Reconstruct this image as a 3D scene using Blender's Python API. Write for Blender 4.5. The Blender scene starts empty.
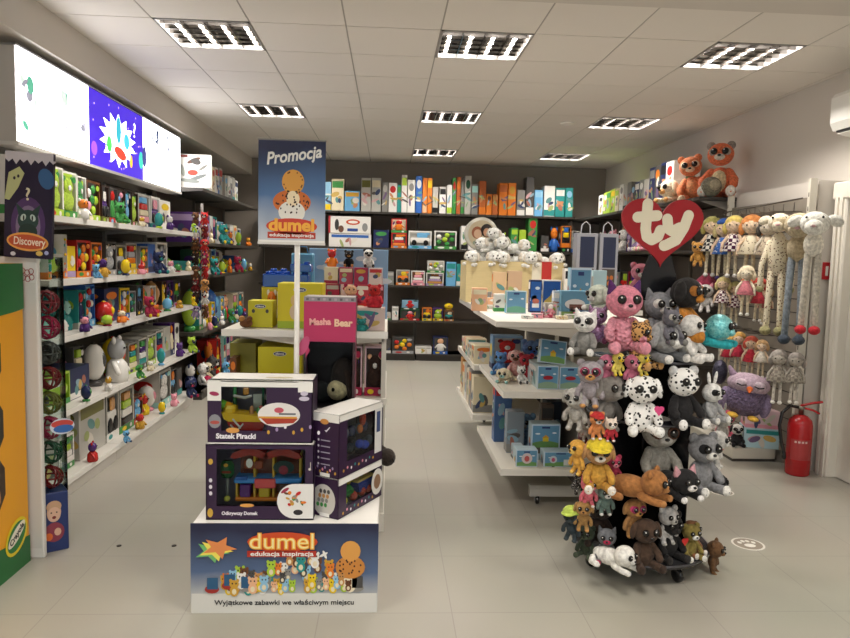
import bpy, math, random
from mathutils import Vector, Matrix, Euler, noise
PI = math.pi; R = math.radians
C = bpy.context.scene.collection
F = 690.0
# ---------------------------------------------------------------- camera
def _cam_basis():
    d = Vector(((388-425)/F, -(257-319)/F, -1)).normalized()
    u = Vector((math.sin(R(1.1)), math.cos(R(1.1)), 0)); u = (u - d*u.dot(d)).normalized()
    x = d.cross(u)
    return Matrix((x, d, u))          # camera -> world
CB = _cam_basis(); CO = Vector((0, 0, 1.5))
def ray(px, py): return CB @ Vector(((px-425)/F, -(py-319)/F, -1))
def at(px, py, Y): r = ray(px, py); return CO + r*(Y/r.y)
def ax(px, py, X): r = ray(px, py); return CO + r*(X/r.x)
def gr(px, py, z=0): r = ray(px, py); return CO + r*((z-1.5)/r.z)
cam = bpy.data.cameras.new('camera'); co = bpy.data.objects.new('camera', cam); C.objects.link(co)
cam.sensor_width = 36; cam.lens = F/850*36; cam.clip_start = .02
co.matrix_world = Matrix.Translation(CO) @ CB.to_4x4()
bpy.context.scene.camera = co
# ---------------------------------------------------------------- materials
P = {'white':'e9e6e0','cream':'e6d9b8','light grey':'b9b6ae','grey':'8a8883','dark grey':'4a4846','black':'141314',
 'navy':'1f2a55','blue':'2f62b0','light blue':'8fbfdc','sky blue':'6fb0dc','teal':'2a8f8c','pale teal':'9fd0c8','green':'3f8f45',
 'dark green':'1f4a33','lime':'a9c93b','yellow':'e8c61e','acid yellow':'c9c21a','orange':'df7a25','brick orange':'b9622f','red':'bf2623','dark red':'7a1a1d',
 'crimson':'a31f45','pink':'e79aa9','hot pink':'d6477f','purple':'4b2570','lilac':'a791b8','brown':'6b4124','dark brown':'35221a',
 'tan':'c08a4e','peach':'e8b48c','silver':'a7a8aa','skin':'e3b391','gold':'c99a35','olive':'6f6c2d','turquoise':'2aa5ad'}
def lin(h):
    h = P.get(h, h); o = []
    for i in (0, 2, 4):
        c = int(h[i:i+2], 16)/255
        o.append(c/12.92 if c <= .04045 else ((c+.055)/1.055)**2.4)
    return (*o, 1)
_M = {}
def mat(col, kind='card', col2=None, scale=20.0, **kw):
    key = (col, kind, col2, scale)
    if key in _M: return _M[key]
    m = bpy.data.materials.new((kind+'_'+str(col)).replace(' ', '_')); _M[key] = m
    m.use_nodes = True; nt = m.node_tree; N = nt.nodes; L = nt.links; b = N['Principled BSDF']; c = lin(col)
    b.inputs['Base Color'].default_value = c
    def coord(): return N.new('ShaderNodeTexCoord').outputs['Object']
    def bump(tex_out, st, dist=.01):
        bp = N.new('ShaderNodeBump'); bp.inputs['Strength'].default_value = st; bp.inputs['Distance'].default_value = dist
        L.new(tex_out, bp.inputs['Height']); L.new(bp.outputs[0], b.inputs['Normal'])
    def mixc(fac, a, bb):
        mx = N.new('ShaderNodeMix'); mx.data_type = 'RGBA'
        L.new(fac, mx.inputs[0]); mx.inputs[6].default_value = a; mx.inputs[7].default_value = bb
        L.new(mx.outputs[2], b.inputs['Base Color']); return mx
    if kind == 'card': b.inputs['Roughness'].default_value = .42; b.inputs['Specular IOR Level'].default_value = .4
    elif kind == 'gloss': b.inputs['Roughness'].default_value = .18
    elif kind == 'matt': b.inputs['Roughness'].default_value = .8
    elif kind == 'metal': b.inputs['Metallic'].default_value = .9; b.inputs['Roughness'].default_value = .3
    elif kind == 'mirror': b.inputs['Metallic'].default_value = 1; b.inputs['Roughness'].default_value = .07
    elif kind in ('fur', 'spot', 'leopard', 'dots', 'curl', 'check', 'glitter'):
        b.inputs['Roughness'].default_value = .95; b.inputs['Sheen Weight'].default_value = .06
        tc = coord()
        n = N.new('ShaderNodeTexNoise'); n.inputs['Scale'].default_value = 60 if kind != 'curl' else 45; n.inputs['Detail'].default_value = 4; L.new(tc, n.inputs['Vector'])
        if kind == 'curl':
            v = N.new('ShaderNodeTexVoronoi'); v.inputs['Scale'].default_value = scale; L.new(tc, v.inputs['Vector']); bump(v.outputs['Distance'], .9, .02)
        else: bump(n.outputs['Fac'], .5, .012)
        if kind in ('fur', 'curl'):
            r = N.new('ShaderNodeMapRange'); r.inputs[1].default_value = .3; r.inputs[2].default_value = .7; L.new(n.outputs['Fac'], r.inputs[0])
            mixc(r.outputs[0], tuple(x*.62 for x in c[:3])+(1,), tuple(min(1, x*1.15) for x in c[:3])+(1,))
        elif kind in ('spot', 'leopard', 'dots'):
            v = N.new('ShaderNodeTexVoronoi'); v.inputs['Scale'].default_value = scale; L.new(tc, v.inputs['Vector'])
            r = N.new('ShaderNodeMath'); r.operation = 'LESS_THAN'; r.inputs[1].default_value = .3 if kind != 'leopard' else .45; L.new(v.outputs['Distance'], r.inputs[0])
            mixc(r.outputs[0], c, lin(col2 or 'black'))
        elif kind == 'check':
            v = N.new('ShaderNodeTexChecker'); v.inputs['Scale'].default_value = scale; L.new(tc, v.inputs['Vector']); mixc(v.outputs['Fac'], c, lin(col2 or 'black'))
        elif kind == 'glitter':
            v = N.new('ShaderNodeTexVoronoi'); v.inputs['Scale'].default_value = scale; L.new(tc, v.inputs['Vector'])
            mixc(v.outputs['Distance'], c, lin(col2 or 'white')); b.inputs['Roughness'].default_value = .35; b.inputs['Metallic'].default_value = .4
    elif kind == 'emit':
        b.inputs['Emission Color'].default_value = c; b.inputs['Emission Strength'].default_value = scale
    elif kind == 'clear':
        N.remove(b); t = N.new('ShaderNodeBsdfTransparent'); t.inputs[0].default_value = c; g = N.new('ShaderNodeBsdfGlossy'); g.inputs['Roughness'].default_value = .06
        mx = N.new('ShaderNodeMixShader'); fr = N.new('ShaderNodeFresnel'); fr.inputs[0].default_value = 1.12
        L.new(fr.outputs[0], mx.inputs[0]); L.new(t.outputs[0], mx.inputs[1]); L.new(g.outputs[0], mx.inputs[2]); L.new(mx.outputs[0], N['Material Output'].inputs[0])
    elif kind == 'wood':
        b.inputs['Roughness'].default_value = .6; tc = coord(); mp = N.new('ShaderNodeMapping'); mp.inputs['Scale'].default_value = (4, 4, 40); L.new(tc, mp.inputs[0])
        n = N.new('ShaderNodeTexNoise'); n.inputs['Scale'].default_value = 3; L.new(mp.outputs[0], n.inputs['Vector']); mixc(n.outputs['Fac'], c, tuple(x*.8 for x in c[:3])+(1,))
    return m
# ---------------------------------------------------------------- mesh builder
class MB:
    def __init__(s): s.v = []; s.f = []; s.m = []; s.mats = []; s.sm = []; s.M = Matrix.Identity(4)
    def mi(s, m):
        if isinstance(m, str): m = mat(m)
        if m not in s.mats: s.mats.append(m)
        return s.mats.index(m)
    def add(s, vs, fs, m, smooth=False):
        o = len(s.v); k = s.mi(m)
        s.v += [s.M @ Vector(v) for v in vs]
        for f in fs: s.f.append([i+o for i in f]); s.m.append(k); s.sm.append(smooth)
        return s
    def box(s, a, b, m):
        x0, y0, z0 = a; x1, y1, z1 = b
        vs = [(x0,y0,z0),(x1,y0,z0),(x1,y1,z0),(x0,y1,z0),(x0,y0,z1),(x1,y0,z1),(x1,y1,z1),(x0,y1,z1)]
        return s.add(vs, [(0,3,2,1),(4,5,6,7),(0,1,5,4),(1,2,6,5),(2,3,7,6),(3,0,4,7)], m)
    def rbox(s, a, b, m, r=.004):    # box with chamfered vertical + horizontal edges
        x0, y0, z0 = a; x1, y1, z1 = b; r = min(r, (x1-x0)/2.1, (y1-y0)/2.1, (z1-z0)/2.1)
        def ring(i, z): return [(x0+i,y0+i+r,z),(x0+i+r,y0+i,z),(x1-i-r,y0+i,z),(x1-i,y0+i+r,z),(x1-i,y1-i-r,z),(x1-i-r,y1-i,z),(x0+i+r,y1-i,z),(x0+i,y1-i-r,z)]
        vs = ring(r*.6, z0)+ring(0, z0+r)+ring(0, z1-r)+ring(r*.6, z1)
        fs = [tuple(range(7, -1, -1)), tuple(range(24, 32))]
        for k in range(3):
            for i in range(8): j = (i+1) % 8; fs.append((k*8+i, k*8+j, k*8+8+j, k*8+8+i))
        return s.add(vs, fs, m)
    def ell(s, c, r, m, rot=None, seg=14, rings=9, zmin=-1, bend=0):
        c = Vector(c); r = (r, r, r) if not hasattr(r, '__len__') else r
        E = Euler(rot).to_matrix() if rot else Matrix.Identity(3); vs = []; fs = []
        t0 = math.acos(max(-1, min(1, -zmin)))-PI if False else None
        lo = math.asin(max(-1, zmin))
        for i in range(rings+1):
            t = lo + (PI/2-lo)*i/rings
            for j in range(seg):
                a = 2*PI*j/seg
                vs.append(c + E @ Vector((r[0]*math.cos(t)*math.cos(a), r[1]*math.cos(t)*math.sin(a), r[2]*math.sin(t))))
        for i in range(rings):
            for j in range(seg): k = (j+1) % seg; fs.append((i*seg+j, i*seg+k, (i+1)*seg+k, (i+1)*seg+j))
        fs.append(tuple(range(seg-1, -1, -1)))
        return s.add(vs, fs, m, True)
    def tube(s, pts, rad, m, seg=8, caps=True, smooth=True):   # tapered tube along points with rounded ends
        pts = [Vector(p) for p in pts]; n = len(pts)
        rad = [rad]*n if not hasattr(rad, '__len__') else list(rad)
        P2 = []; R2 = []
        if caps:
            d = (pts[0]-pts[1]).normalized(); P2 += [pts[0]+d*rad[0], pts[0]+d*rad[0]*.7]; R2 += [rad[0]*.05, rad[0]*.7]
        P2 += pts; R2 += rad
        if caps:
            d = (pts[-1]-pts[-2]).normalized(); P2 += [pts[-1]+d*rad[-1]*.7, pts[-1]+d*rad[-1]]; R2 += [rad[-1]*.7, rad[-1]*.05]
        vs = []; fs = []; prev = None
        for i, p in enumerate(P2):
            d = (P2[min(i+1, len(P2)-1)]-P2[max(i-1, 0)]).normalized()
            u = (prev - d*prev.dot(d)) if prev else (Vector((0, 0, 1)).cross(d) if abs(d.z) < .9 else Vector((1, 0, 0)).cross(d))
            u.normalize(); prev = u; w = d.cross(u)
            for j in range(seg):
                a = 2*PI*j/seg; vs.append(p+(u*math.cos(a)+w*math.sin(a))*R2[i])
        for i in range(len(P2)-1):
            for j in range(seg): k = (j+1) % seg; fs.append((i*seg+j, i*seg+k, (i+1)*seg+k, (i+1)*seg+j))
        fs.append(tuple(range(seg-1, -1, -1))); fs.append(tuple(range((len(P2)-1)*seg, len(P2)*seg)))
        return s.add(vs, fs, m, smooth)
    def lathe(s, prof, m, seg=20, c=(0,0,0)):
        vs = []; fs = []; c = Vector(c)
        for r, z in prof:
            for j in range(seg): a = 2*PI*j/seg; vs.append(c+Vector((r*math.cos(a), r*math.sin(a), z)))
        for i in range(len(prof)-1):
            for j in range(seg): k = (j+1) % seg; fs.append((i*seg+j, i*seg+k, (i+1)*seg+k, (i+1)*seg+j))
        fs.append(tuple(range(seg-1, -1, -1))); fs.append(tuple(range((len(prof)-1)*seg, len(prof)*seg)))
        return s.add(vs, fs, m, True)
    def prism(s, pts, y0, y1, m):    # outline in xz, from y0 (front) to y1
        n = len(pts); A = sum(pts[i][0]*pts[(i+1) % n][1]-pts[(i+1) % n][0]*pts[i][1] for i in range(n))
        if A < 0: pts = pts[::-1]
        vs = [(x, y0, z) for x, z in pts]+[(x, y1, z) for x, z in pts]
        fs = [tuple(range(n)), tuple(range(2*n-1, n-1, -1))]+[(i, i+n, (i+1) % n+n, (i+1) % n) for i in range(n)]
        return s.add(vs, fs, m)
    # printed shapes on a face at y (front facing -Y)
    def rect(s, x0, z0, x1, z1, y, m): return s.add([(x0,y,z0),(x1,y,z0),(x1,y,z1),(x0,y,z1)], [(0,1,2,3)], m)
    def disc(s, x, z, rx, rz, y, m, n=16, rot=0):
        ca, sa = math.cos(rot), math.sin(rot)
        vs = []
        for i in range(n):
            a = 2*PI*i/n; u, w = rx*math.cos(a), rz*math.sin(a); vs.append((x+u*ca-w*sa, y, z+u*sa+w*ca))
        return s.add(vs, [tuple(range(n))], m)
    def poly(s, pts, y, m):
        n = len(pts); A = sum(pts[i][0]*pts[(i+1) % n][1]-pts[(i+1) % n][0]*pts[i][1] for i in range(n))
        if A < 0: pts = pts[::-1]
        return s.add([(x, y, z) for x, z in pts], [tuple(range(n))], m)
    def build(s, name, parent=None, bevel=0):
        me = bpy.data.meshes.new(name); me.from_pydata([tuple(v) for v in s.v], [], s.f)
        for m in s.mats: me.materials.append(m)
        me.polygons.foreach_set('material_index', s.m); me.polygons.foreach_set('use_smooth', s.sm); me.update()
        o = bpy.data.objects.new(name, me); C.objects.link(o)
        if parent: o.parent = parent
        return o
_labels = {}
def tag(o, label, cat, group=None, kind=None):
    if label:
        n = len(label.split())
        if label in _labels: print('DUP LABEL', label)
        if n > 16 or n < 4: print('LEN', n, label)
        _labels[label] = 1; o['label'] = label
    if cat: o['category'] = cat
    if group: o['group'] = group
    if kind: o['kind'] = kind
    return o
def thing(name, label, cat, loc=(0,0,0), rz=0, group=None, rot=None):
    o = bpy.data.objects.new(name, None); C.objects.link(o); o.empty_display_size = .05
    o.location = loc; o.rotation_euler = rot or (0, 0, rz)
    return tag(o, label, cat, group)
def struct(mb, name, label=None):
    o = mb.build(name); o['kind'] = 'structure'
    if label: o['label'] = label
    return o
def text(s, size, m, parent, loc, name='lettering', rot=(PI/2,0,0), bold=0, ext=.0006, align='CENTER', sx=1, width=None, shear=0):
    cu = bpy.data.curves.new('t', 'FONT'); cu.body = s; cu.size = size; cu.align_x = align; cu.align_y = 'CENTER'; cu.offset = bold; cu.extrude = ext; cu.shear = shear; cu.resolution_u = 4
    o = bpy.data.objects.new('t', cu); me = bpy.data.meshes.new_from_object(o)
    xs = [v.co.x for v in me.vertices]
    if width and xs: sx = width/(max(xs)-min(xs))
    T = Matrix.Translation(loc) @ Euler(rot).to_matrix().to_4x4() @ Matrix.Diagonal((sx, 1, 1, 1))
    me.transform(T); me.materials.clear(); me.materials.append(mat(m) if isinstance(m, str) else m); me.name = name
    n = bpy.data.objects.new(name, me); C.objects.link(n); n.parent = parent
    bpy.data.objects.remove(o); bpy.data.curves.remove(cu)
    return n
rng = random.Random(7)
FILM = lambda: mat('e8ecec', 'clear')
def shade(c, k):
    l = lin(c); return l
# ---------------------------------------------------------------- packaging
PAL = ['white','yellow','red','sky blue','green','orange','pink','purple','teal','cream','navy','lime']
PAL2 = ['d8d0c4','c8a85a','a86a58','8fb0c0','7f9f74','c88a60','caa0a0','6f5a80','5f9090','3a4668','a5b070','e4dfd4','5a5450']
def cover(mb, w, h, c2, r, y=-.0008, x0=None):
    x0 = -w/2 if x0 is None else x0
    st = r.random(); pal = [c2]+[r.choice(PAL2) for _ in range(4)]
    if st < .4: mb.rect(x0+.06*w, h*.72, x0+.94*w, h*.93, y, mat(c2))
    elif st < .7: mb.rect(x0+.0*w, h*.02, x0+w, h*.22, y, mat(c2))
    else: mb.disc(x0+w*.5, h*.78, w*.36, h*.12, y, mat(c2))
    k = max(2, int(4 if w > .08 else 2))
    for i in range(k):
        mb.disc(x0+w*r.uniform(.25, .75), h*r.uniform(.25, .6), min(w*.2, .06)*r.uniform(.5, 1.1), min(h*.16, .06)*r.uniform(.5, 1.1), y-.0003*(i+1), mat(pal[(i+1) % 5]), 12, r.uniform(0, 3))
def solid_box(w, h, d, c1, c2, name, label, cat, group, seed=0, loc=(0,0,0), rz=0, rot=None, side=True, art=True):
    r = random.Random(seed*31+int(w*1000)); mb = MB(); mb.rbox((-w/2, 0, 0), (w/2, d, h), mat(c1), .0015)
    if art:
        cover(mb, w, h, c2, r)
        if side:
            for sgn in (-1, 1):
                mb.M = Matrix.Translation((sgn*w/2, d/2, 0)) @ Matrix.Rotation(sgn*PI/2, 4, 'Z'); cover(mb, d, h, c2, r); mb.M = Matrix.Identity(4)
    o = mb.build(name); o.location = loc; o.rotation_euler = rot or (0, 0, rz)
    return tag(o, label, cat, group)
def toy_lump(w, h, d, pal, r, style):
    mb = MB(); w0 = w
    mb.M = Matrix.Identity(4)
    if style == 0:      # figure with round head
        s = min(w*.33, h*.22); c = r.choice(pal)
        mb.lathe([(s*.5, 0), (s*.9, h*.05), (s*.7, h*.4), (s*.25, h*.5)], mat(pal[0], 'gloss'), 12, (0, d*.5, .006)); mb.ell((0, d*.5, h*.62), s*.75, mat(pal[1], 'gloss'), seg=12, rings=8)
        for q in (-1, 1): mb.tube([(q*s*.6, d*.5, h*.42), (q*s*1.2, d*.4, h*.25)], s*.2, mat(pal[0], 'gloss'), 6)
    elif style == 1:    # vehicle
        mb.rbox((-w*.36, d*.3, h*.18), (w*.36, d*.7, h*.42), mat(pal[0], 'gloss'), .012); mb.rbox((-w*.12, d*.33, h*.42), (w*.28, d*.67, h*.66), mat(pal[1], 'gloss'), .012)
        for q in (-.22, .22):
            for e in (.25, .75): mb.M = Matrix.Translation((q*w, d*e, h*.17)) @ Matrix.Rotation(PI/2, 4, 'X'); mb.lathe([(h*.12, -.01), (h*.14, 0), (h*.12, .01)], mat('black'), 12); mb.M = Matrix.Identity(4)
    elif style == 2:    # ring and balls
        for k in range(5): a = 2*PI*k/5; mb.ell((w*.24*math.cos(a), d*.5, h*.45+h*.24*math.sin(a)), min(w, h)*.12, mat(pal[k % len(pal)], 'gloss'), seg=10, rings=6)
        mb.ell((0, d*.5, h*.45), min(w, h)*.13, mat(pal[1], 'gloss'), seg=10, rings=6)
    elif style == 3:    # stacked blocks
        n = 4
        for k in range(n): s = w*(.38-.06*k); mb.rbox((-s, d*.3, h*(.04+.2*k)), (s, d*.75, h*(.22+.2*k)), mat(pal[k % len(pal)], 'gloss'), .006)
    else:               # soft animal
        s = min(w*.3, h*.24); mb.ell((0, d*.5, s*.95), (s*1.1, s*.8, s), mat(pal[0], 'fur')); mb.ell((0, d*.42, s*2.4), s*.85, mat(pal[0], 'fur'))
        for q in (-1, 1): mb.ell((q*s*.7, d*.45, s*3.1), s*.3, mat(pal[1], 'fur'), seg=8, rings=6)
        mb.ell((0, d*.42-s*.8, s*2.2), s*.3, mat('white', 'fur'), seg=8, rings=6)
    return mb
INN = ['grey','light grey','dark grey','light blue','peach','grey','lilac','cream','light grey']
def window_box(w, h, d, c1, c2, name, label, cat, group, seed=0, loc=(0,0,0), rz=0, rot=None, style=None, pal=None, frame=.07, inner=None, base=.17):
    r = random.Random(seed); t = thing(name, label, cat, loc, rz, group, rot); inner = inner or r.choice(INN)
    b = min(w, h)*frame; mb = MB(); m = mat(c1); e = .003; zb = h*base; kd = min(d*.5, .026); mi = mat(inner)
    mb.box((-w/2, 0, 0), (-w/2+e, d, h), m).box((w/2-e, 0, 0), (w/2, d, h), m).box((-w/2, 0, 0), (w/2, d, e), m).box((-w/2+e, kd, 0), (w/2-e, kd+e, h-e), mi).box((-w/2, d-e, 0), (w/2, d, h), m)
    mb.box((-w/2, kd, h-e), (w/2, d, h), m)
    mb.box((-w/2, -.001, 0), (w/2, e, zb), mat(c2)).box((-w/2, -.001, h-b), (w/2, e, h), m).box((-w/2, -.001, zb), (-w/2+b, e, h-b), m).box((w/2-b, -.001, zb), (w/2, e, h-b), m)
    mb.disc(-w*.2, zb*.5, w*.16, zb*.3, -.0022, mat(r.choice(PAL))); mb.disc(w*.25, zb*.5, w*.08, zb*.3, -.0022, mat('white'))
    if r.random() < .6: mb.disc(w*.3, h*.84, w*.13, h*.07, -.0022, mat(c2), 14)
    for sgn in (-1, 1):
        mb.M = Matrix.Translation((sgn*w/2, d/2, 0)) @ Matrix.Rotation(sgn*PI/2, 4, 'Z')
        mb.rect(-d/2, 0, d/2, h*.16, -.0012, mat(c2)); mb.disc(0, h*.6, d*.3, h*.15, -.0012, mat(r.choice(PAL)), 12); mb.disc(d*.1, h*.45, d*.2, h*.1, -.0016, mat(r.choice(PAL)), 12); mb.M = Matrix.Identity(4)
    mb.build('carton', t)
    pal = pal or r.sample(PAL, 4)
    W_, H_ = (w-2*b)*.94, (h-zb-b)*.95; tb = toy_lump(W_, H_, W_*.6, pal, r, r.randrange(5) if style is None else style)
    lo = [min(v[i] for v in tb.v) for i in range(3)]; hi = [max(v[i] for v in tb.v) for i in range(3)]
    k = min(W_/(hi[0]-lo[0]), H_/(hi[2]-lo[2]), 1.6); ky = min(k, (kd+.004)/(hi[1]-lo[1])); kx = min(W_/(hi[0]-lo[0]), k*1.4); kz = min(H_/(hi[2]-lo[2]), k*1.3)
    tb.v = [Vector(((v[0]-(lo[0]+hi[0])/2)*kx, (v[1]-lo[1])*ky-.006, (v[2]-lo[2])*kz)) for v in tb.v]
    o = tb.build('boxed_toy', t); o.location = (0, 0, zb)
    if r.random() < .75:
        c_ = MB()
        for k in range(3): c_.disc(r.uniform(-.35, .35)*w, zb+r.uniform(.3, .9)*(h-zb-b), w*.12, h*.06, kd-.0008-.0002*k, mat(r.choice(PAL)), 12, r.uniform(0, 3))
        c_.build('backing_print', t)
    return t
# ---------------------------------------------------------------- plush animals
def eyes(t, x, y, z, s, rim=None, parent=None):
    for q in (-1, 1):
        mb = MB()
        if rim: mb.ell((q*x, y+.003*s, z), (s*1.35, s*.5, s*1.35), mat(rim, 'gloss'), seg=10, rings=6)
        mb.ell((q*x, y-.15*s, z), (s, s*.65, s), mat('0a0808', 'gloss'), seg=10, rings=7)
        mb.ell((q*x-.25*s, y-.75*s, z+.35*s), s*.2, mat('white', 'gloss'), seg=6, rings=4)  # small white bead stands in for a highlight on the eye
        mb.build('eye', parent or t)
def plush(label, loc, H, c='white', c2='white', yaw=0, ears='round', pose='sit', kind='fur', mask=None, group='beanie plush animals on the carousel', belly=None, patt=None, ps=14, tilt=0,
          ear_c=None, tail=None, name='plush_animal', cat='plush toy', head_k=1.0, nose='black', rim=None, cap=None, collar=None, eye_k=1.0, body_kind=None, roll=0, body_c=None, tagc=None):
    """a soft animal, front towards -Y, H = height when sitting"""
    t = thing(name, label, cat, loc, 0, group, rot=(tilt, roll, yaw))
    m1 = mat(c, patt or kind, c2 if patt else None, ps/H*.35 if patt else (30 if kind != 'curl' else 12/H*.35)) if not hasattr(c, 'nodes') else c
    m2 = mat(c2 if not patt else c, 'fur'); mb1 = mat(body_c or c, body_kind, None, 60) if body_kind else mat(body_c, 'fur') if body_c else m1
    S = lambda *v: tuple(H*x for x in v)
    b = MB(); hd = Vector((0, -.04, .68))*H; hs = head_k
    if pose == 'sit':
        b.ell(S(0, 0, .24), S(.2, .17, .25), mb1)
        for q in (-1, 1):
            b.tube([S(q*.13, -.03, .4), S(q*.22, -.12, .27), S(q*.22, -.2, .2)], [.075*H, .07*H, .068*H], mb1)
            b.tube([S(q*.1, -.03, .085), S(q*.17, -.2, .075), S(q*.2, -.34, .075)], [.08*H, .075*H, .08*H], mb1)
            b.ell(S(q*.2, -.37, .085), S(.075, .05, .085), m2, seg=10, rings=6)
        if belly: b.ell(S(0, -.07, .25), S(.14, .12, .19), mat(belly, 'fur'))
    elif pose == 'hang':
        b.ell(S(0, 0, .34), S(.16, .13, .2), mb1)
        for q in (-1, 1):
            b.tube([S(q*.11, -.02, .46), S(q*.22, -.05, .32), S(q*.23, -.06, .22)], [.06*H, .055*H, .06*H], mb1)
            b.tube([S(q*.08, 0, .2), S(q*.11, -.03, .1), S(q*.12, -.07, .03)], [.07*H, .06*H, .065*H], mb1)
            b.ell(S(q*.12, -.09, .03), S(.06, .07, .045), m2, seg=10, rings=6)
    elif pose == 'lie':
        hd = Vector((0, -.36, .33))*H
        b.ell(S(0, .05, .2), S(.2, .36, .19), mb1)
        for q in (-1, 1):
            b.tube([S(q*.13, -.2, .1), S(q*.18, -.42, .065), S(q*.18, -.55, .06)], [.08*H, .065*H, .065*H], mb1)
            b.tube([S(q*.15, .3, .1), S(q*.26, .28, .07), S(q*.3, .12, .065)], [.1*H, .07*H, .07*H], mb1)
            b.ell(S(q*.18, -.58, .06), S(.07, .05, .06), m2, seg=10, rings=6)
    elif pose == 'stand':
        hd = Vector((0, -.34, .62))*H
        b.ell(S(0, .05, .36), S(.17, .34, .17), mb1)
        for q in (-1, 1):
            for yy in (-.17, .27): b.tube([S(q*.1, yy, .32), S(q*.12, yy, .15), S(q*.12, yy-.02, .05)], [.08*H, .06*H, .06*H], mb1); b.ell(S(q*.12, yy-.05, .05), S(.07, .08, .05), m2, seg=10, rings=6)
        b.tube([S(0, -.2, .42), S(0, -.3, .52)], [.12*H, .1*H], mb1)
    b.build('body', t)
    h = MB(); h.ell(hd, (.245*H*hs, .22*H*hs, .22*H*hs), m1, seg=18, rings=12)
    hk = H*hs
    h.ell(hd+Vector((0, -.19*hk, -.07*hk)), (.1*hk, .075*hk, .065*hk), m2 if not patt else m1, seg=12, rings=8)
    if mask:
        for q in (-1, 1): h.ell(hd+Vector((q*.1*hk, -.14*hk, .03*hk)), (.1*hk, .085*hk, .085*hk), mat(mask, 'fur'), seg=12, rings=8)
    ho = h.build('head', t)
    MB().ell(hd+Vector((0, -.262*hk, -.045*hk)), (.035*hk, .02*hk, .024*hk), mat(nose, 'gloss'), seg=8, rings=6).build('nose', ho)
    eyes(t, 0, 0, 0, 0) if False else None
    for q in (-1, 1):
        e = MB(); s = .064*hk*eye_k; y0 = hd.y-(.222 if mask else .205)*hk; x = hd.x+q*.1*hk; z = hd.z+.035*hk
        if rim: e.ell((x, y0+.2*s, z), (s*1.4, s*.6, s*1.4), mat(rim, 'gloss'), seg=10, rings=6)
        e.ell((x, y0, z), (s, s*.7, s), mat('0a0808', 'gloss'), seg=10, rings=7); e.ell((x-.3*s, y0-.6*s, z+.4*s), s*.2, mat('white', 'gloss'), seg=6, rings=4)  # white bead modelled on the eye as its glint of light
        e.build('eye', ho)
    em = mat(ear_c, 'fur') if ear_c else m1
    for q in (-1, 1):
        e = MB()
        if ears == 'round': e.ell(hd+Vector((q*.18*hk, .02*hk, .17*hk)), (.085*hk, .05*hk, .085*hk), em, seg=10, rings=7)
        elif ears == 'cat': e.tube([hd+Vector((q*.15*hk, .02*hk, .12*hk)), hd+Vector((q*.2*hk, .02*hk, .27*hk))], [.09*hk, .02*hk], em)
        elif ears == 'flop': e.ell(hd+Vector((q*.235*hk, -.01*hk, .02*hk)), (.055*hk, .09*hk, .16*hk), em, rot=(0, q*-.25, 0), seg=10, rings=7)
        elif ears == 'long': e.ell(hd+Vector((q*.12*hk, .02*hk, .33*hk)), (.055*hk, .035*hk, .17*hk), em, rot=(0, q*.25, 0), seg=10, rings=7)
        elif ears == 'big': e.ell(hd+Vector((q*.3*hk, .03*hk, .05*hk)), (.14*hk, .04*hk, .16*hk), em, seg=12, rings=7)
        else: continue
        e.build('ear', ho)
    if tail:
        tm = MB(); y = .14 if pose in ('sit', 'hang') else .36
        n = 7
        pts = [Vector(S(.05+.07*k, y+.03*k, .12+.025*k*k*.5)) for k in range(n)]
        for k in range(n-1): tm.tube([pts[k], pts[k+1]], [.05*H, .05*H], mat(tail if k % 2 else (c if not patt else c), 'fur'), 8)
        tm.build('tail', t)
    if cap:
        cm = MB(); cm.ell(hd+Vector((0, .0, .06*hk)), (.255*hk, .24*hk, .2*hk), mat(cap, 'fur'), zmin=.12, seg=16, rings=8)
        cm.ell(hd+Vector((0, -.2*hk, .1*hk)), (.19*hk, .15*hk, .02*hk), mat(cap, 'fur'), rot=(.25, 0, 0), seg=14, rings=6); cm.build('cap', t)
    if collar: 
        cm = MB(); cm.tube([S(.13*math.cos(a), -.03+.12*math.sin(a), .47) for a in [2*PI*k/12 for k in range(13)]], .02*H, mat(collar), 6); cm.build('collar', t)
    if tagc:
        cm = MB(); x, z = .2*H, .4*H
        cm.disc(x-.03*H, z+.02*H, .045*H, .045*H, -.26*H, mat(tagc)); cm.disc(x+.03*H, z+.02*H, .045*H, .045*H, -.2605*H, mat(tagc)); cm.poly([(x-.07*H, z), (x+.07*H, z), (x, z-.09*H)], -.261*H, mat(tagc)); cm.build('paper_tag', t)
    return t
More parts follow.
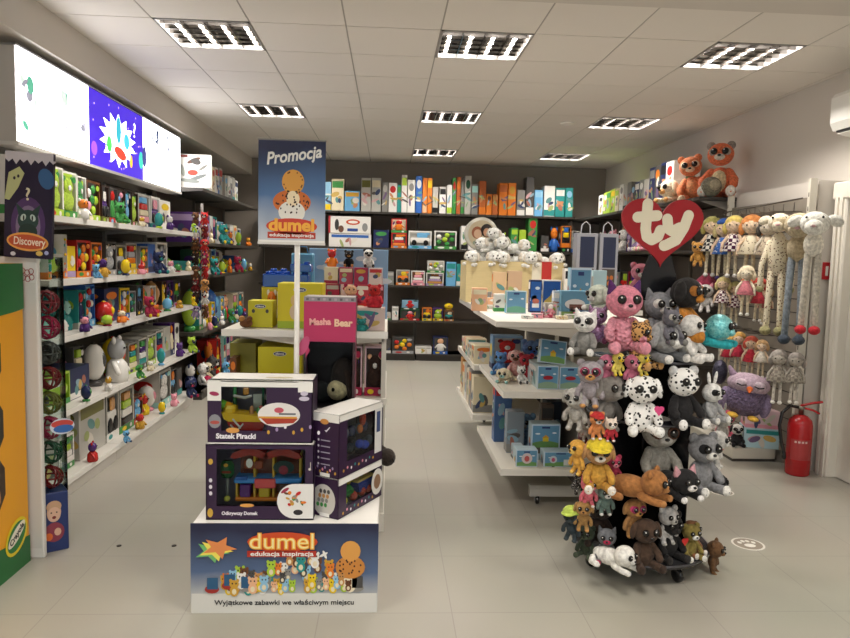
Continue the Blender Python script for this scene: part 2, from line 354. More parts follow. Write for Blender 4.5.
def doll(label, loc, H, hair, dress, yaw=0, patt=None, p2='black', skin='f0d3b4', group='crochet dolls hanging on the peg wall', legs='cream', shoes='white', hat=None, rot=None):
    """slim hanging rag doll, H tall, origin at its feet"""
    t = thing('rag_doll', label, 'doll', loc, 0, group, rot=rot or (0, 0, yaw)); S = lambda *v: tuple(H*x for x in v)
    sk = mat(skin, 'fur'); dm = mat(dress, patt, p2, (18 if patt == 'check' else 26)/H) if patt else mat(dress, 'fur')
    b = MB(); b.ell(S(0, 0, .6), S(.07, .05, .12), sk)
    for q in (-1, 1):
        b.tube([S(q*.07, 0, .66), S(q*.15, -.02, .54), S(q*.16, -.03, .42)], [.028*H, .024*H, .026*H], sk, 7)
    b.build('body', t)
    for q in (-1, 1):
        b = MB(); b.tube([S(q*.04, 0, .45), S(q*.05, -.01, .25), S(q*.055, 0, .06)], [.03*H, .026*H, .026*H], mat(legs, 'fur'), 7); b.ell(S(q*.055, -.025, .035), S(.04, .06, .035), mat(shoes, 'fur'), seg=8, rings=5); b.build('leg', t)
    d = MB(); d.lathe([(.06*H, .68*H), (.085*H, .6*H), (.17*H, .42*H), (.16*H, .41*H)][::-1], dm, 14); d.build('dress', t)
    h = MB(); h.ell(S(0, 0, .82), S(.13, .115, .12), sk, seg=14, rings=9)
    for q in (-1, 1): h.ell(S(q*.05, -.108, .82), .012*H, mat('black', 'gloss'), seg=6, rings=4)
    h.build('head', t)
    g = MB(); hm = mat(hair, 'curl', None, 12/H*.6); g.ell(S(0, .02, .845), S(.145, .125, .13), hm, zmin=-.1, seg=14, rings=8)
    for q in (-1, 1): g.ell(S(q*.13, .01, .77), S(.045, .05, .09), hm, seg=8, rings=6)
    g.build('hair', t)
    if hat: x = MB(); x.ell(S(0, .0, .9), S(.12, .11, .09), mat(hat, 'fur'), zmin=-.1, seg=12, rings=6); x.build('hat', t)
    return t
def longlegs(label, loc, H, head, bodyc, leg, foot, patt=None, p2='brown', yaw=0, body_h=.3, hk=1.0, arms=True):
    t = thing('long_legged_plush', label, 'plush toy', loc, yaw, 'long legged plush animals on the peg wall'); S = lambda *v: tuple(H*x for x in v)
    bm = mat(bodyc, 'fur') if not patt else mat(bodyc, patt, p2, 60); lm = mat(leg, 'fur') if not patt else bm
    b = MB(); top = .84; b.ell(S(0, 0, top-body_h*.55), S(.075, .06, body_h*.52), bm)
    b.build('body', t)
    for q in (-1, 1):
        a = MB()
        if arms: a.tube([S(q*.06, 0, top-.1), S(q*.11, -.01, top-.28), S(q*.11, -.02, top-.45)], [.025*H, .022*H, .022*H], bm, 8).ell(S(q*.11, -.02, top-.47), S(.028, .028, .03), mat(foot, 'fur'), seg=8, rings=6)
        if arms: a.build('arm', t)
        l = MB(); l.tube([S(q*.035, 0, top-body_h*.95), S(q*.045, -.01, .3), S(q*.05, 0, .06)], [.028*H, .024*H, .024*H], lm, 8); l.build('leg', t)
        f = MB(); f.ell(S(q*.05, -.03, .035), S(.045, .065, .038), mat(foot[0] if isinstance(foot, tuple) else foot, 'fur'), seg=10, rings=6); f.build('shoe', t)
    h = MB(); hm = mat(head, 'fur'); h.ell(S(0, -.01, .9), S(.085*hk, .08*hk, .075*hk), hm); h.ell(S(0, -.09*hk, .9-.03*hk), S(.055*hk, .07*hk, .05*hk), hm); h.ell(S(0, -.15*hk, .9-.025*hk), S(.02*hk, .012, .012*hk), mat('c8a0a0', 'fur'))
    for q in (-1, 1): h.ell(S(q*.045*hk, -.075*hk, .9+.035*hk), .01*H, mat('black', 'gloss'), seg=6, rings=4)
    ho = h.build('head', t)
    for q in (-1, 1): e = MB(); e.ell(S(q*.11*hk, .01, .92), S(.05*hk, .02, .035*hk), mat(head, 'fur'), rot=(0, q*.5, 0), seg=10, rings=6); e.build('ear', ho)
    return t
def hanger_pos(px, py, X): return ax(px, py, X)
# ================================================================ THE ROOM
XW0, XW1, YB, YF, ZC = -2.5, 3.26, 10.4, -2.6, 2.9
def nodes_of(m): return m.node_tree.nodes, m.node_tree.links, m.node_tree.nodes['Principled BSDF']
def floor_mat():
    m = mat('a9a497', 'fl'); N, L, b = nodes_of(m)
    b.inputs['Roughness'].default_value = .33; b.inputs['Specular IOR Level'].default_value = .45
    tc = N.new('ShaderNodeTexCoord'); mp = N.new('ShaderNodeMapping'); mp.inputs['Location'].default_value = (.26, .0, 0); L.new(tc.outputs['Object'], mp.inputs[0])
    br = N.new('ShaderNodeTexBrick'); br.offset = 0; br.inputs['Scale'].default_value = 1; br.inputs['Brick Width'].default_value = .56; br.inputs['Row Height'].default_value = .56
    br.inputs['Mortar Size'].default_value = .0025; br.inputs['Mortar Smooth'].default_value = .3
    br.inputs['Color1'].default_value = lin('aaa69a'); br.inputs['Color2'].default_value = lin('a8a498'); br.inputs['Mortar'].default_value = lin('98938a')
    L.new(mp.outputs[0], br.inputs['Vector'])
    n = N.new('ShaderNodeTexNoise'); n.inputs['Scale'].default_value = 1.3; L.new(tc.outputs['Object'], n.inputs['Vector'])
    mx = N.new('ShaderNodeMix'); mx.data_type = 'RGBA'; mx.blend_type = 'MULTIPLY'; mx.inputs[0].default_value = .1
    L.new(br.outputs['Color'], mx.inputs[6]); L.new(n.outputs['Color'], mx.inputs[7]); L.new(mx.outputs[2], b.inputs['Base Color'])
    return m
def wall_mat(c='cfc8bf'):
    m = mat(c, 'plaster'); N, L, b = nodes_of(m); b.inputs['Roughness'].default_value = .85
    n = N.new('ShaderNodeTexNoise'); n.inputs['Scale'].default_value = 90; bp = N.new('ShaderNodeBump'); bp.inputs['Strength'].default_value = .08
    L.new(n.outputs['Fac'], bp.inputs['Height']); L.new(bp.outputs[0], b.inputs['Normal']); return m
WM = wall_mat()
struct(MB().box((XW0-.1, YF-.1, -.1), (XW1+.1, YB+.1, 0), floor_mat()), 'floor', 'pale beige-grey tiled vinyl floor of the shop')
struct(MB().box((XW0-.12, YF-.1, 0), (XW0, YB+.1, 3.0), WM), 'wall_left')
struct(MB().box((XW1, YF-.1, 0), (XW1+.12, YB+.1, 3.0), WM), 'wall_right')
struct(MB().box((XW0-.1, YB, 0), (XW1+.1, YB+.12, 3.0), wall_mat('8f867c')), 'wall_back')
w = MB(); w.box((XW0-.1, YF-.12, 0), (XW1+.1, YF, .25), WM).box((XW0-.1, YF-.12, 2.6), (XW1+.1, YF, 3.0), WM).box((XW0-.1, YF-.12, .25), (XW0+.2, YF, 2.6), WM).box((XW1-.2, YF-.12, .25), (XW1+.1, YF, 2.6), WM); struct(w, 'wall_front')
w = MB()
for k in range(5): x = XW0+.2+k*1.3; w.box((x, YF-.09, .25), (x+.05, YF-.03, 2.6), mat('dark grey', 'metal'))
w.box((XW0+.2, YF-.09, .25), (XW1-.2, YF-.03, .3), mat('dark grey', 'metal')).box((XW0+.2, YF-.09, 2.55), (XW1-.2, YF-.03, 2.6), mat('dark grey', 'metal')).box((XW0+.2, YF-.065, .3), (XW1-.2, YF-.06, 2.55), FILM()); struct(w, 'window_1', 'wide shop window at the front')
TS = .583; TX, TY = .3, 4.38
FIX = [(i, j) for i in (-3, 0, 3) for j in (0, 4, 8)]
ct = mat('e2dcd4', 'matt'); gm = mat('aaa49c', 'matt')
c = MB(); i0, i1, j0, j1 = -4, 5, -1, 10
for i in range(i0, i1+1):
    for j in range(j0, j1+1):
        x0 = TX+i*TS; y0 = TY+j*TS
        if (i, j) in FIX: continue
        xa, xb = max(x0, XW0), min(x0+TS, XW1); ya, yb = max(y0, 3.58), min(y0+TS, YB)
        if xb-xa < .02 or yb-ya < .02: continue
        c.box((xa+.005, ya+.005, ZC), (xb-.005, yb-.005, ZC+.02), ct)
for i in range(i0, i1+2):
    x = TX+i*TS
    if XW0 < x < XW1: c.box((x-.006, 3.58, ZC+.003), (x+.006, YB, ZC+.03), gm)
for j in range(j0, j1+2):
    y = TY+j*TS
    if 3.6 < y < YB: c.box((XW0, y-.006, ZC+.003), (XW1, y+.006, ZC+.03), gm)
c.box((XW0, 3.5, 3.1), (XW1, YB, 3.15), ct)
struct(c, 'ceiling', 'suspended ceiling of pale square tiles in a grid')
struct(MB().box((XW0, YF, 2.8), (XW1, 3.58, 2.95), WM), 'trim_1', 'lower soffit of the ceiling above the shop front')
struct(MB().box((XW0, 3.0, 2.66), (-2.02, YB, 2.9), WM), 'trim_2', 'boxed ceiling bulkhead running above the left shelves')
# door, jamb and low trims on the right
d = MB(); dm = mat('ded9cf', 'card'); d.box((XW1-.03, 3.7, .01), (XW1, 4.66, 1.98), dm); d.box((XW1-.036, 3.85, .2), (XW1-.03, 4.52, .9), dm); d.box((XW1-.036, 3.85, 1.05), (XW1-.03, 4.52, 1.85), dm)
struct(d, 'door_1', 'white panelled door in the right wall')
d = MB(); dm2 = mat('e6e0d4', 'card')
d.rbox((XW1-.1, 4.66, 0), (XW1, 4.8, 2.02), dm2, .01); d.box((XW1-.112, 4.69, 0), (XW1-.1, 4.72, 2.0), dm2); d.box((XW1-.112, 4.74, 0), (XW1-.1, 4.77, 2.0), dm2); d.rbox((XW1-.1, 3.56, 0), (XW1, 3.7, 2.02), dm2, .01); d.rbox((XW1-.11, 3.55, 1.98), (XW1, 4.81, 2.1), dm2, .01)
struct(d, 'trim_3', 'white grooved frame around the door on the right')
struct(MB().box((XW1-.015, 6.01, 0), (XW1, YB, .08), dm2), 'baseboard_right'); struct(MB().box((XW0, 2, 0), (XW0+.015, YB, .08), dm2), 'baseboard_left')
struct(MB().box((3.06, 4.83, 0), (XW1, 6.0, 2.12), WM), 'trim_4', 'shallow wall pilaster behind the peg wall')
# ceiling fixtures
names_x = {-3: 'left', 0: 'middle', 3: 'right'}; names_y = {0: 'nearest', 4: 'second', 8: 'farthest', -5: 'front', -9: 'rear'}
PWR = 34
def fixture(x0, y0, z, lab, w=TS):
    t = thing('ceiling_light', lab, 'ceiling light', (x0+w/2, y0+w/2, z), 0, 'louvred ceiling lights'); h = w/2-.004
    f = MB(); wm = mat('9a9794', 'card')
    for a, b in (((-h, -h), (h, -h+.012)), ((-h, h-.012), (h, h)), ((-h, -h), (-h+.012, h)), ((h-.012, -h), (h, h))): f.box((a[0], a[1], -.004), (b[0], b[1], .09), wm)
    f.box((-h, -h, .088), (h, h, .095), mat('grey', 'metal')); f.build('housing', t)
    l = MB(); mm = mat('8d8a88', 'mirror')
    for k in range(1, 4): q = -h+2*h*k/4; l.box((q-.002, -h+.012, 0), (q+.002, h-.012, .035), mm)
    for k in range(1, 6): q = -h+2*h*k/6; l.box((-h+.012, q-.002, 0), (h-.012, q+.002, .042), mm)
    l.build('louvre', t)
    for k in range(4):
        q = -h+2*h*(k+.5)/4; u = MB(); u.tube([(q, -h+.05, .06), (q, h-.05, .06)], .011, mat('fff2de', 'emit', None, 5.0), 8); u.build('lamp_tube', t)
    for k in range(4):
        q = -h+2*h*(k+.5)/4; la = bpy.data.lights.new('lamp_glow', 'AREA'); la.shape = 'RECTANGLE'; la.size = .022; la.size_y = .48; la.energy = PWR/4; la.color = (1, .945, .875)
        lo = bpy.data.objects.new('lamp_glow', la); C.objects.link(lo); lo.parent = t; lo.location = (q, 0, .048)
for i, j in FIX: fixture(TX+i*TS, TY+j*TS, ZC, f'{names_y[j]} louvred square ceiling light of the {names_x[i]} column')
for i in (-3, 0, 3):
    for j in (-5, -9): fixture(TX+i*TS, TY+j*TS, 2.705, f'{names_y[j]} unseen added ceiling light under the soffit, {names_x[i]} column')  # unseen lamp rows, added to light the goods from the front
w = MB(); w.lathe([(.06, -.015), (.07, -.008), (.07, 0)], mat('white'), 20); o = w.build('smoke_detector'); o.location = (gr(567, 123, 2.9).x, gr(567, 123, 2.9).y, 2.9); tag(o, 'small round white detector on the ceiling tiles', 'detector')
# ================================================================ shelving bays
def bay(name, label, loc, rz, L, depth, levels, group, cs='d8d4cc', cb='57514b', top=2.2, base=.1, th=.03, back_from=0, lip=True, post='8f8a82', pegs=False, cat='shelving'):
    t = thing(name, label, cat, loc, rz, group); sm = mat(cs, 'card')
    b = MB(); b.box((.003, depth-.02, back_from), (L-.003, depth, top), mat(cb, 'matt'))
    if pegs:
        k = 0; z = .2
        while z < top-.05: b.box((.01, depth-.0215, z), (L-.01, depth-.02, z+.004), mat('3c3833', 'matt')); z += .1
    b.build('back_panel', t)
    for x in (0, L-.02):
        p = MB(); p.box((x+.001, depth-.045, 0), (x+.019, depth-.02, top), mat(post, 'card')); p.build('upright', t)
    if base: MB().box((.002, .02, 0), (L-.002, depth-.02, base), mat(cs if lip else '3a3632', 'card')).build('plinth', t)
    for lv in levels:
        z, dd = lv if isinstance(lv, tuple) else (lv, depth)
        y0 = depth-dd; s = MB(); s.box((.002, y0, z-th), (L-.002, depth-.02, z), sm)
        if lip: s.box((.002, y0-.006, z-th-.004), (L-.002, y0, z+.002), mat('e9e6e0', 'gloss'))
        for x in (.004, L-.008): s.add([(x, y0+.03, z-th), (x+.004, y0+.03, z-th), (x+.004, depth-.03, z-th), (x, depth-.03, z-th), (x, depth-.03, z-th-.03), (x+.004, depth-.03, z-th-.03)], [(0,1,2,3), (0,3,4), (1,5,2), (0,4,5,1), (3,2,5,4)], sm)
        s.build('shelf', t)
    return t
GL = [.12, .54, .985, 1.32, 1.69]
for k, (y0, L, nm) in enumerate(((3.98, .98, 'nearest'), (4.96, .98, 'middle'), (5.94, .98, 'farthest'))):
    bay('white_shelving_unit', f'{nm} white metal bay of toy shelves below the lightbox', (-1.9, y0, 0), PI/2, L, .5, GL, 'white shelving bays on the left wall', cb='5c5650', top=2.06, pegs=True, cs='cfcac2')
# second left run, dark
for k, (y0, L, nm) in enumerate(((7.05, 1.4, 'nearer'), (8.45, 1.5, 'farther'))):
    bay('dark_shelving_unit', f'{nm} dark grey shelving bay beyond the lightbox on the left', (-1.85, y0, 0), PI/2, L, .5, [.1, .69, 1.27, 1.6, 2.14], 'dark shelving bays', cs='4a453f', cb='62594f', top=2.4, lip=False, post='6d675f')
BK = [.1, .59, 1.10, 1.63, 2.14]
for k in range(4):
    bay('dark_shelving_unit', f"dark grey shelving bay on the back wall, {['first','second','third','fourth'][k]} from the left", (-1.84+1.14*k, 9.97, 0), 0, 1.12, .4, BK, 'dark shelving bays', cs='3d3833', cb='6a6056', top=2.35 if k < 9 else 2, lip=False, post='6d675f')
bay('dark_shelving_unit', 'dark grey shelving bay behind the peg wall dolls', (2.76, 7.13, 0), -PI/2, 1.1, .46, [.1, .59, 1.10, 1.63], 'dark shelving bays', cs='3d3833', cb='6a6056', top=2.05, lip=False, post='6d675f')
for k, (y0, L, nm) in enumerate(((8.28, 1.14, 'nearer'), (9.43, 1.14, 'middle'), (10.37, .93, 'farther'))):
    bay('dark_shelving_unit', f'{nm} dark grey shelving bay along the right wall', (2.76, y0, 0), -PI/2, L, .46, [.1, .59, 1.10, 1.63, 2.12], 'dark shelving bays', cs='3d3833', cb='6a6056', top=2.13, lip=False, post='6d675f')
# ================================================================ lightbox sign
LBX = -2.06
lb = thing('lightbox_sign', 'long bright lightbox with picture panels above the left shelves', 'sign', (LBX, 4.02, 2.09), PI/2)
f = MB(); f.box((0, .012, 0), (3.03, .14, .52), mat('c8c4be', 'card')); f.box((-.01, -.004, -.02), (3.04, .14, 0), mat('d9d6d0', 'card')); f.box((-.01, -.004, .52), (3.04, .14, .53), mat('silver', 'metal')); f.build('frame', lb)
EM = 4.5
def em(c, k=1.0): return mat(c, 'emit', None, EM*k)
W1 = .86*1.03; x1, x2 = .93, 1.98
p = MB(); p.rect(.01, .0, x1, .52, .006, em('fdfbff'))
r = random.Random(3)
for k in range(16): mk = ['c8d8d0', '58a88c', 'b8b8c8', '8a8a98', 'd8e0e8'][k % 5]; p.disc(.06+.8*r.random()**1.2, .1+.28*r.random(), .012+.03*r.random(), .01+.045*r.random(), .005-.0001*k, em(mk, .22), 10, r.uniform(-1, 1))
p.build('picture_panel', lb)['label'] = 'overexposed white lit panel with faint drawn shapes'
p = MB(); p.rect(x1+.003, 0, x2, .52, .006, em('3a1fb0', .32)); cx, cz = (x1+x2)/2, .24
pts = []
for k in range(28): a = 2*PI*k/28; q = 1.0 if k % 2 else .68; pts.append((cx+.36*q*math.cos(a), cz+.2*q*math.sin(a)))
p.poly(pts, .0052, em('f4fbff', .9)); p.disc(cx, cz+.08, .05, .1, .0048, em('2f9fb0', .3)); p.disc(cx+.16, cz+.02, .06, .06, .0047, em('3fb0c8', .3)); p.disc(cx-.18, cz-.05, .05, .06, .0047, em('46c050', .35)); p.disc(cx+.03, cz-.09, .12, .045, .0046, em('d03828', .35), 16, -.15)
p.disc(cx+.25, cz-.12, .03, .05, .0046, em('d8a030', .4))
for k in range(24): p.disc(x1+.05+r.random()*.95, .03+.46*r.random(), .008, .008, .0051, em('a080ff', .7), 8)
p.disc(x2-.05, .16, .05, .07, .0049, em('2faf9a', .35)); p.disc(x1+.08, .12, .05, .05, .0049, em('7a40d0', .5))
p.build('picture_panel', lb)['label'] = 'purple lit panel with a white starburst and toys'
text('?', .16, em('f0f0ff', .9), lb, (x2-.2, .003, .37))
p = MB(); p.rect(x2+.003, 0, 3.02, .52, .006, em('fdfcff'))
for k in range(7): p.disc(x2+.1+.8*r.random(), .32+.15*r.random(), .02+.03*r.random(), .012+.03*r.random(), .005, em('34405c' if k % 2 else '707888', .3), 9, r.uniform(-1, 1))
p.disc(x2+.03, .2, .05, .09, .0048, em('303878', .3)); p.build('picture_panel', lb)['label'] = 'white lit panel with dark marks along its top'
# sign light into the room comes from the panels themselves
# ================================================================ generic row filler
ORD = ['first','second','third','fourth','fifth','sixth','seventh','eighth','ninth','tenth','eleventh','twelfth','thirteenth','fourteenth','fifteenth','sixteenth','seventeenth','eighteenth','nineteenth','twentieth','twenty-first','twenty-second','twenty-third','twenty-fourth','twenty-fifth','twenty-sixth','twenty-seventh','twenty-eighth','twenty-ninth','thirtieth','thirty-first','thirty-second','thirty-third']
NOUN = {'s': ('toy_box', 'toy box', 'box'), 'l': ('game_box', 'upright game box', 'game box'), 'w': ('window_toy_box', 'window toy box', 'box'), 'p': ('plush_toy', 'plush animal', 'plush toy'), 'b': ('toy_ball', 'round toy', 'toy'), 'f': ('toy_figure', 'toy figure', 'toy'), 'j': ('clear_toy_tub', 'clear toy tub', 'tub'), 'n': None}
seed = [100]
def small_figure(w, h, c1, c2, label, group, loc, rz, nm='toy_figure', cat='toy', fur=False):
    k = 'fur' if fur else 'gloss'; t = thing(nm, label, cat, loc, rz, group); s = w/2
    b = MB(); b.lathe([(s*.75, 0), (s*.85, h*.1), (s*.75, h*.38), (s*.35, h*.52)], mat(c1, k), 14, (0, s, 0))
    for q in (-1, 1): b.tube([(q*s*.65, s, h*.42), (q*s*.95, s*.55, h*.22)], s*.2, mat(c1, k), 7)
    b.build('body', t); hd = MB(); hd.ell((0, s, h*.7), (s*.72, s*.68, h*.24), mat(c2, k), seg=12, rings=8)
    for q in (-1, 1): hd.ell((q*s*.55, s, h*.9), (s*.24, s*.16, h*.09), mat(c1, k), seg=8, rings=5); hd.ell((q*s*.25, s-s*.66, h*.74), s*.09, mat('black', 'gloss'), seg=6, rings=4)
    hd.build('head', t); return t
def ball_toy(w, h, c1, c2, label, group, loc, rz):
    t = thing('toy_ball', label, 'toy', loc, rz, group); s = w/2
    b = MB(); b.lathe([(s*.7, 0), (s*.8, h*.08), (s*.5, h*.14)], mat(c2, 'gloss'), 14, (0, s, 0)); b.build('stand', t)
    b = MB(); b.ell((0, s, h*.56), (s, s, h*.44), mat(c1, 'gloss'), seg=16, rings=11); b.ell((0, s*.3, h*.6), (s*.4, s*.4, h*.2), mat(c2, 'gloss'), seg=10, rings=7); b.build('ball', t)
    b = MB(); b.ell((0, s, h*.97), (s*.25, s*.25, h*.07), mat(c2, 'gloss'), seg=8, rings=5); b.build('knob', t); return t
def tub(w, h, c1, c2, label, group, loc, rz, r):
    t = thing('clear_toy_tub', label, 'tub', loc, rz, group); s = w/2
    MB().lathe([(s*.9, 0), (s*.95, h*.02), (s*.95, h*.85), (s*.9, h*.85)], mat('dfe8e6', 'clear'), 16, (0, s, 0)).build('tub_wall', t)
    MB().lathe([(s, h*.85), (s, h*.95), (s*.8, h)], mat(c1, 'gloss'), 16, (0, s, 0)).build('lid', t)
    b = MB()
    for k in range(7): b.ell((r.uniform(-.45, .45)*s, s+r.uniform(-.45, .45)*s, h*(.12+.1*k)), s*.32, mat(r.choice([c2, c1, 'white']), 'gloss'), seg=8, rings=6)
    b.build('boxed_toy', t); return t
def row(items, org, rz, shelf, end, group, dd=.28, yoff=.085, jit=.012, tiltj=.06):
    """items: (type, c1, c2, width, height[, gap][, dict]) laid side by side from org along local x"""
    s = 0; n = 0; E = Matrix.Rotation(rz, 3, 'Z'); r = random.Random(int(org[1]*100)+int(org[2]*50))
    for it in items:
        ty, c1, c2, w, h = it[:5]; ex = it[5] if len(it) > 5 else {}
        if ty == 'n': s += w; continue
        nm, noun, cat = NOUN[ty]; noun = ex.get('noun', noun); seed[0] += 1
        d = ex.get('d', min(dd, max(.06, w*1.1) if ty in 'w' else dd)); y = ex.get('y', yoff+r.uniform(0, jit)); a = rz+(ex['a'] if 'a' in ex else r.uniform(-tiltj, tiltj) if ty in 'wpfbj' and w < .2 else 0)
        loc = Vector(org)+E @ Vector((s+w/2, y, ex.get('z', 0)+.0005)); lab = ex.get('lab') or f"{c1} {noun} with {c2}, {ORD[n]} from {end}, {shelf}"
        if not ex.get('lab'): lab = lab.replace('with '+c2, 'with '+c2+(' print' if ty in 'sl' else ' parts'))
        w2 = w*.95
        if ty in 'sl': solid_box(w2, h, d, c1, c2, nm, lab, cat, group, seed[0], loc, a)
        elif ty == 'w': window_box(w2, h, d, c1, c2, nm, lab, cat, group, seed[0], loc, a, style=ex.get('st'), pal=ex.get('pal'), inner=ex.get('inner', 'dark grey'))
        elif ty == 'p': plush(lab, loc, h, c1, c2, a, ears=ex.get('e', r.choice(['round', 'cat', 'flop'])), group=group, name='plush_toy')
        elif ty == 'f': small_figure(w2, h, c1, c2, lab, group, loc, a)
        elif ty == 'b': ball_toy(w2, h, c1, c2, lab, group, loc, a)
        elif ty == 'j': tub(w2, h, c1, c2, lab, group, loc, a, r)
        if not ex.get('z'): s += w
        n += 1
LX = -1.9
# left wall, top shelf 1.69
row([('w','white','green',.17,.33,{'pal':['dark green','red','lime','white']}),('w','white','lime',.19,.30,{'pal':['lime','green','white','lime'],'inner':'lime','st':4}),('w','white','green',.19,.29,{'pal':['lime','green','white','lime'],'inner':'lime','st':4}),('w','white','lime',.14,.28,{'st':4,'pal':['green','lime','yellow','white']}),
     ('w','brown','lime',.22,.27,{'pal':['lime','green','white','pink'],'st':2}),('w','dark brown','olive',.15,.26,{}),('w','dark grey','red',.15,.26,{}),('w','dark brown','lime',.14,.26,{}),('w','black','silver',.13,.27,{}),('w','dark brown','olive',.13,.26,{}),
     ('n','','',.02,0),('w','light grey','navy',.28,.27,{'inner':'grey'}),('w','white','teal',.24,.27,{'inner':'light grey'}),('s','white','yellow',.3,.26)],
    (LX, 4.03, 1.69), PI/2, 'top left shelf', 'camera', 'toys on the white left bays')
row([('b','green','white',.16,.2,{'noun':'round toy'}),('w','white','orange',.05,.26,{'d':.2}),('b','lime','black',.16,.17),('w','white','orange',.05,.27,{'d':.2}),('s','yellow','lilac',.12,.2),('w','red','orange',.22,.24,{'pal':['yellow','orange','teal','red'],'st':2}),('w','orange','purple',.18,.23,{'pal':['yellow','orange','green','red'],'st':2}),
     ('n','','',.05,0),('w','dark grey','silver',.2,.24,{'pal':['silver','white','orange','black']}),('w','grey','black',.2,.22,{'pal':['silver','yellow','white','black']}),('w','grey','yellow',.24,.24,{'pal':['yellow','orange','silver','red'],'inner':'brown'}),('n','','',.04,0),('w','grey','orange',.2,.22,{'pal':['orange','yellow','green','red']}),('s','blue','navy',.2,.24),('w','white','light grey',.3,.26,{'pal':['white','silver','light grey','white'],'st':2}),('f','green','teal',.14,.14),('f','green','lime',.14,.12)],
    (LX, 4.0, 1.32), PI/2, 'second left shelf', 'camera', 'toys on the white left bays')
row([('j','pale teal','white',.14,.2),('f','pale teal','teal',.1,.17),('j','teal','green',.13,.24),('f','white','teal',.08,.15),('f','teal','pale teal',.1,.2),('w','teal','light grey',.12,.25),('w','blue','sky blue',.16,.28,{'pal':['white','red','sky blue','orange'],'inner':'light blue'}),('b','red','yellow',.14,.16,{'y':.0}),
     ('s','navy','orange',.28,.24),('w','yellow','blue',.2,.23,{'pal':['orange','white','blue','red']}),('w','silver','white',.14,.2),('w','dark grey','black',.17,.24),('b','orange','green',.15,.24),('w','white','green',.17,.22),('b','tan','peach',.14,.25),('w','dark brown','tan',.14,.25),('w','purple','dark grey',.2,.25),('w','dark grey','lilac',.2,.24)],
    (LX, 4.0, .985), PI/2, 'third left shelf', 'camera', 'toys on the white left bays')
row([('w','lime','green',.42,.2,{'noun':'open-front tray box','pal':['lime','white','yellow','red'],'inner':'lime','a':0}),('s','navy','white',.3,.2,{'lab':'navy blue box under a white ball-headed toy on fourth left shelf'}),('w','dark grey','white',.16,.3,{'y':.2}),('b','white','dark grey',.16,.3,{'noun':'glossy toy'}),('f','white','silver',.2,.34,{'y':-.02,'noun':'robot-like toy'}),('b','yellow','red',.18,.3),
     ('w','grey','lime',.2,.24),('w','light grey','dark grey',.2,.25),('w','light grey','lime',.22,.26,{'pal':['lime','white','lime','green'],'st':4}),('w','light grey','white',.2,.27),('s','light grey','grey',.2,.28),('w','purple','navy',.14,.3),('s','white','black',.14,.28)],
    (LX, 4.0, .54), PI/2, 'fourth left shelf', 'camera', 'toys on the white left bays')
row([('s','light grey','dark grey',.24,.26,{'lab':'grey carton with green grass print, first from camera on the bottom shelf'}),('w','white','green',.22,.22,{'pal':['white','white','lime','green']}),('n','','',.06,0),('s','light grey','olive',.44,.36,{'d':.2,'noun':'large flat box'}),('w','light grey','white',.24,.34,{'pal':['white','tan','lime','silver'],'inner':'grey'}),('w','light grey','green',.3,.33,{'pal':['black','white','lime','tan'],'inner':'grey'}),
     ('w','brown','red',.18,.22),('f','red','blue',.14,.2),('f','yellow','red',.12,.18),('b','white','pink',.16,.22),('w','light grey','pale teal',.34,.32,{'pal':['white','sky blue','pale teal','white'],'inner':'grey'}),('w','dark grey','silver',.2,.28),('s','dark grey','teal',.16,.26)],
    (LX, 4.0, .12), PI/2, 'lowest left shelf', 'camera', 'toys on the white left bays')
# items stacked: second carton and toys poking over edges
solid_box(.26, .12, .25, 'light grey', 'black', 'toy_box', 'low grey carton lying on the nearest carton of the bottom left shelf', 'box', 'toys on the white left bays', 5, (LX-.02, 4.13, .382), PI/2)
# ---- dark left bays
gx = -1.85
row([('n','','',.14,0),('s','grey','light grey',.14,.3),('l','silver','grey',.1,.31),('l','teal','grey',.11,.31),('l','pale teal','teal',.11,.3),('l','white','red',.12,.32),('l','cream','red',.12,.3),('l','white','red',.12,.31),('l','blue','white',.1,.26),('l','light grey','red',.16,.33),('n','','',.12,0),('l','light grey','sky blue',.14,.28),('l','white','grey',.12,.29),('l','grey','white',.14,.3),('l','light grey','teal',.14,.3),('l','white','navy',.16,.28)],
    (gx, 7.06, 2.14), PI/2, 'top dark-left shelf', 'camera', 'boxes on the dark left bays', dd=.3)
solid_box(.34, .33, .07, 'f0ede6', 'red', 'toy_box', 'white box with red oval and grey swirl print facing the aisle', 'box', None, 3, (-1.96, 7.10, 2.141), 0, art=False)
o = bpy.data.objects['toy_box.001'] if False else None
q = MB(); q.disc(0, .15, .05, .028, -.002, mat('c8402a'), 20)
for k, (x, z, rx, rz_, a, cc) in enumerate(((.01, .27, .07, .02, .4, '6b4a3a'), (.03, .26, .05, .03, -.3, '55504a'), (.04, .1, .1, .018, .35, '7a807c'), (-.03, .07, .1, .02, -.1, '8f948c'), (-.1, .17, .02, .06, .2, 'a5a89e'), (.1, .2, .05, .012, .6, '8c8a80'))): q.disc(x, z, rx, rz_, -.0015-.0002*k, mat(cc), 16, a)
q.rect(-.15, .3, -.05, .325, -.0015, mat('7a2a20')); q = q.build('printed_picture'); q.parent = bpy.context.scene.objects[[x.name for x in C.objects if x.get('label', '').startswith('white box with red oval')][0]]
row([('s','purple','lilac',.16,.3),('s','purple','white',.22,.31),('s','lilac','purple',.2,.3),('s','white','lilac',.14,.3),('w','teal','white',.2,.3),('s','white','lime',.14,.22),('w','light blue','white',.16,.26),('s','white','green',.14,.24),('n','','',.2,0),('s','light grey','white',.2,.25),('s','cream','orange',.2,.25),('w','light grey','blue',.2,.22)],
    (gx, 7.08, 1.6), PI/2, 'second dark-left shelf', 'camera', 'boxes on the dark left bays')
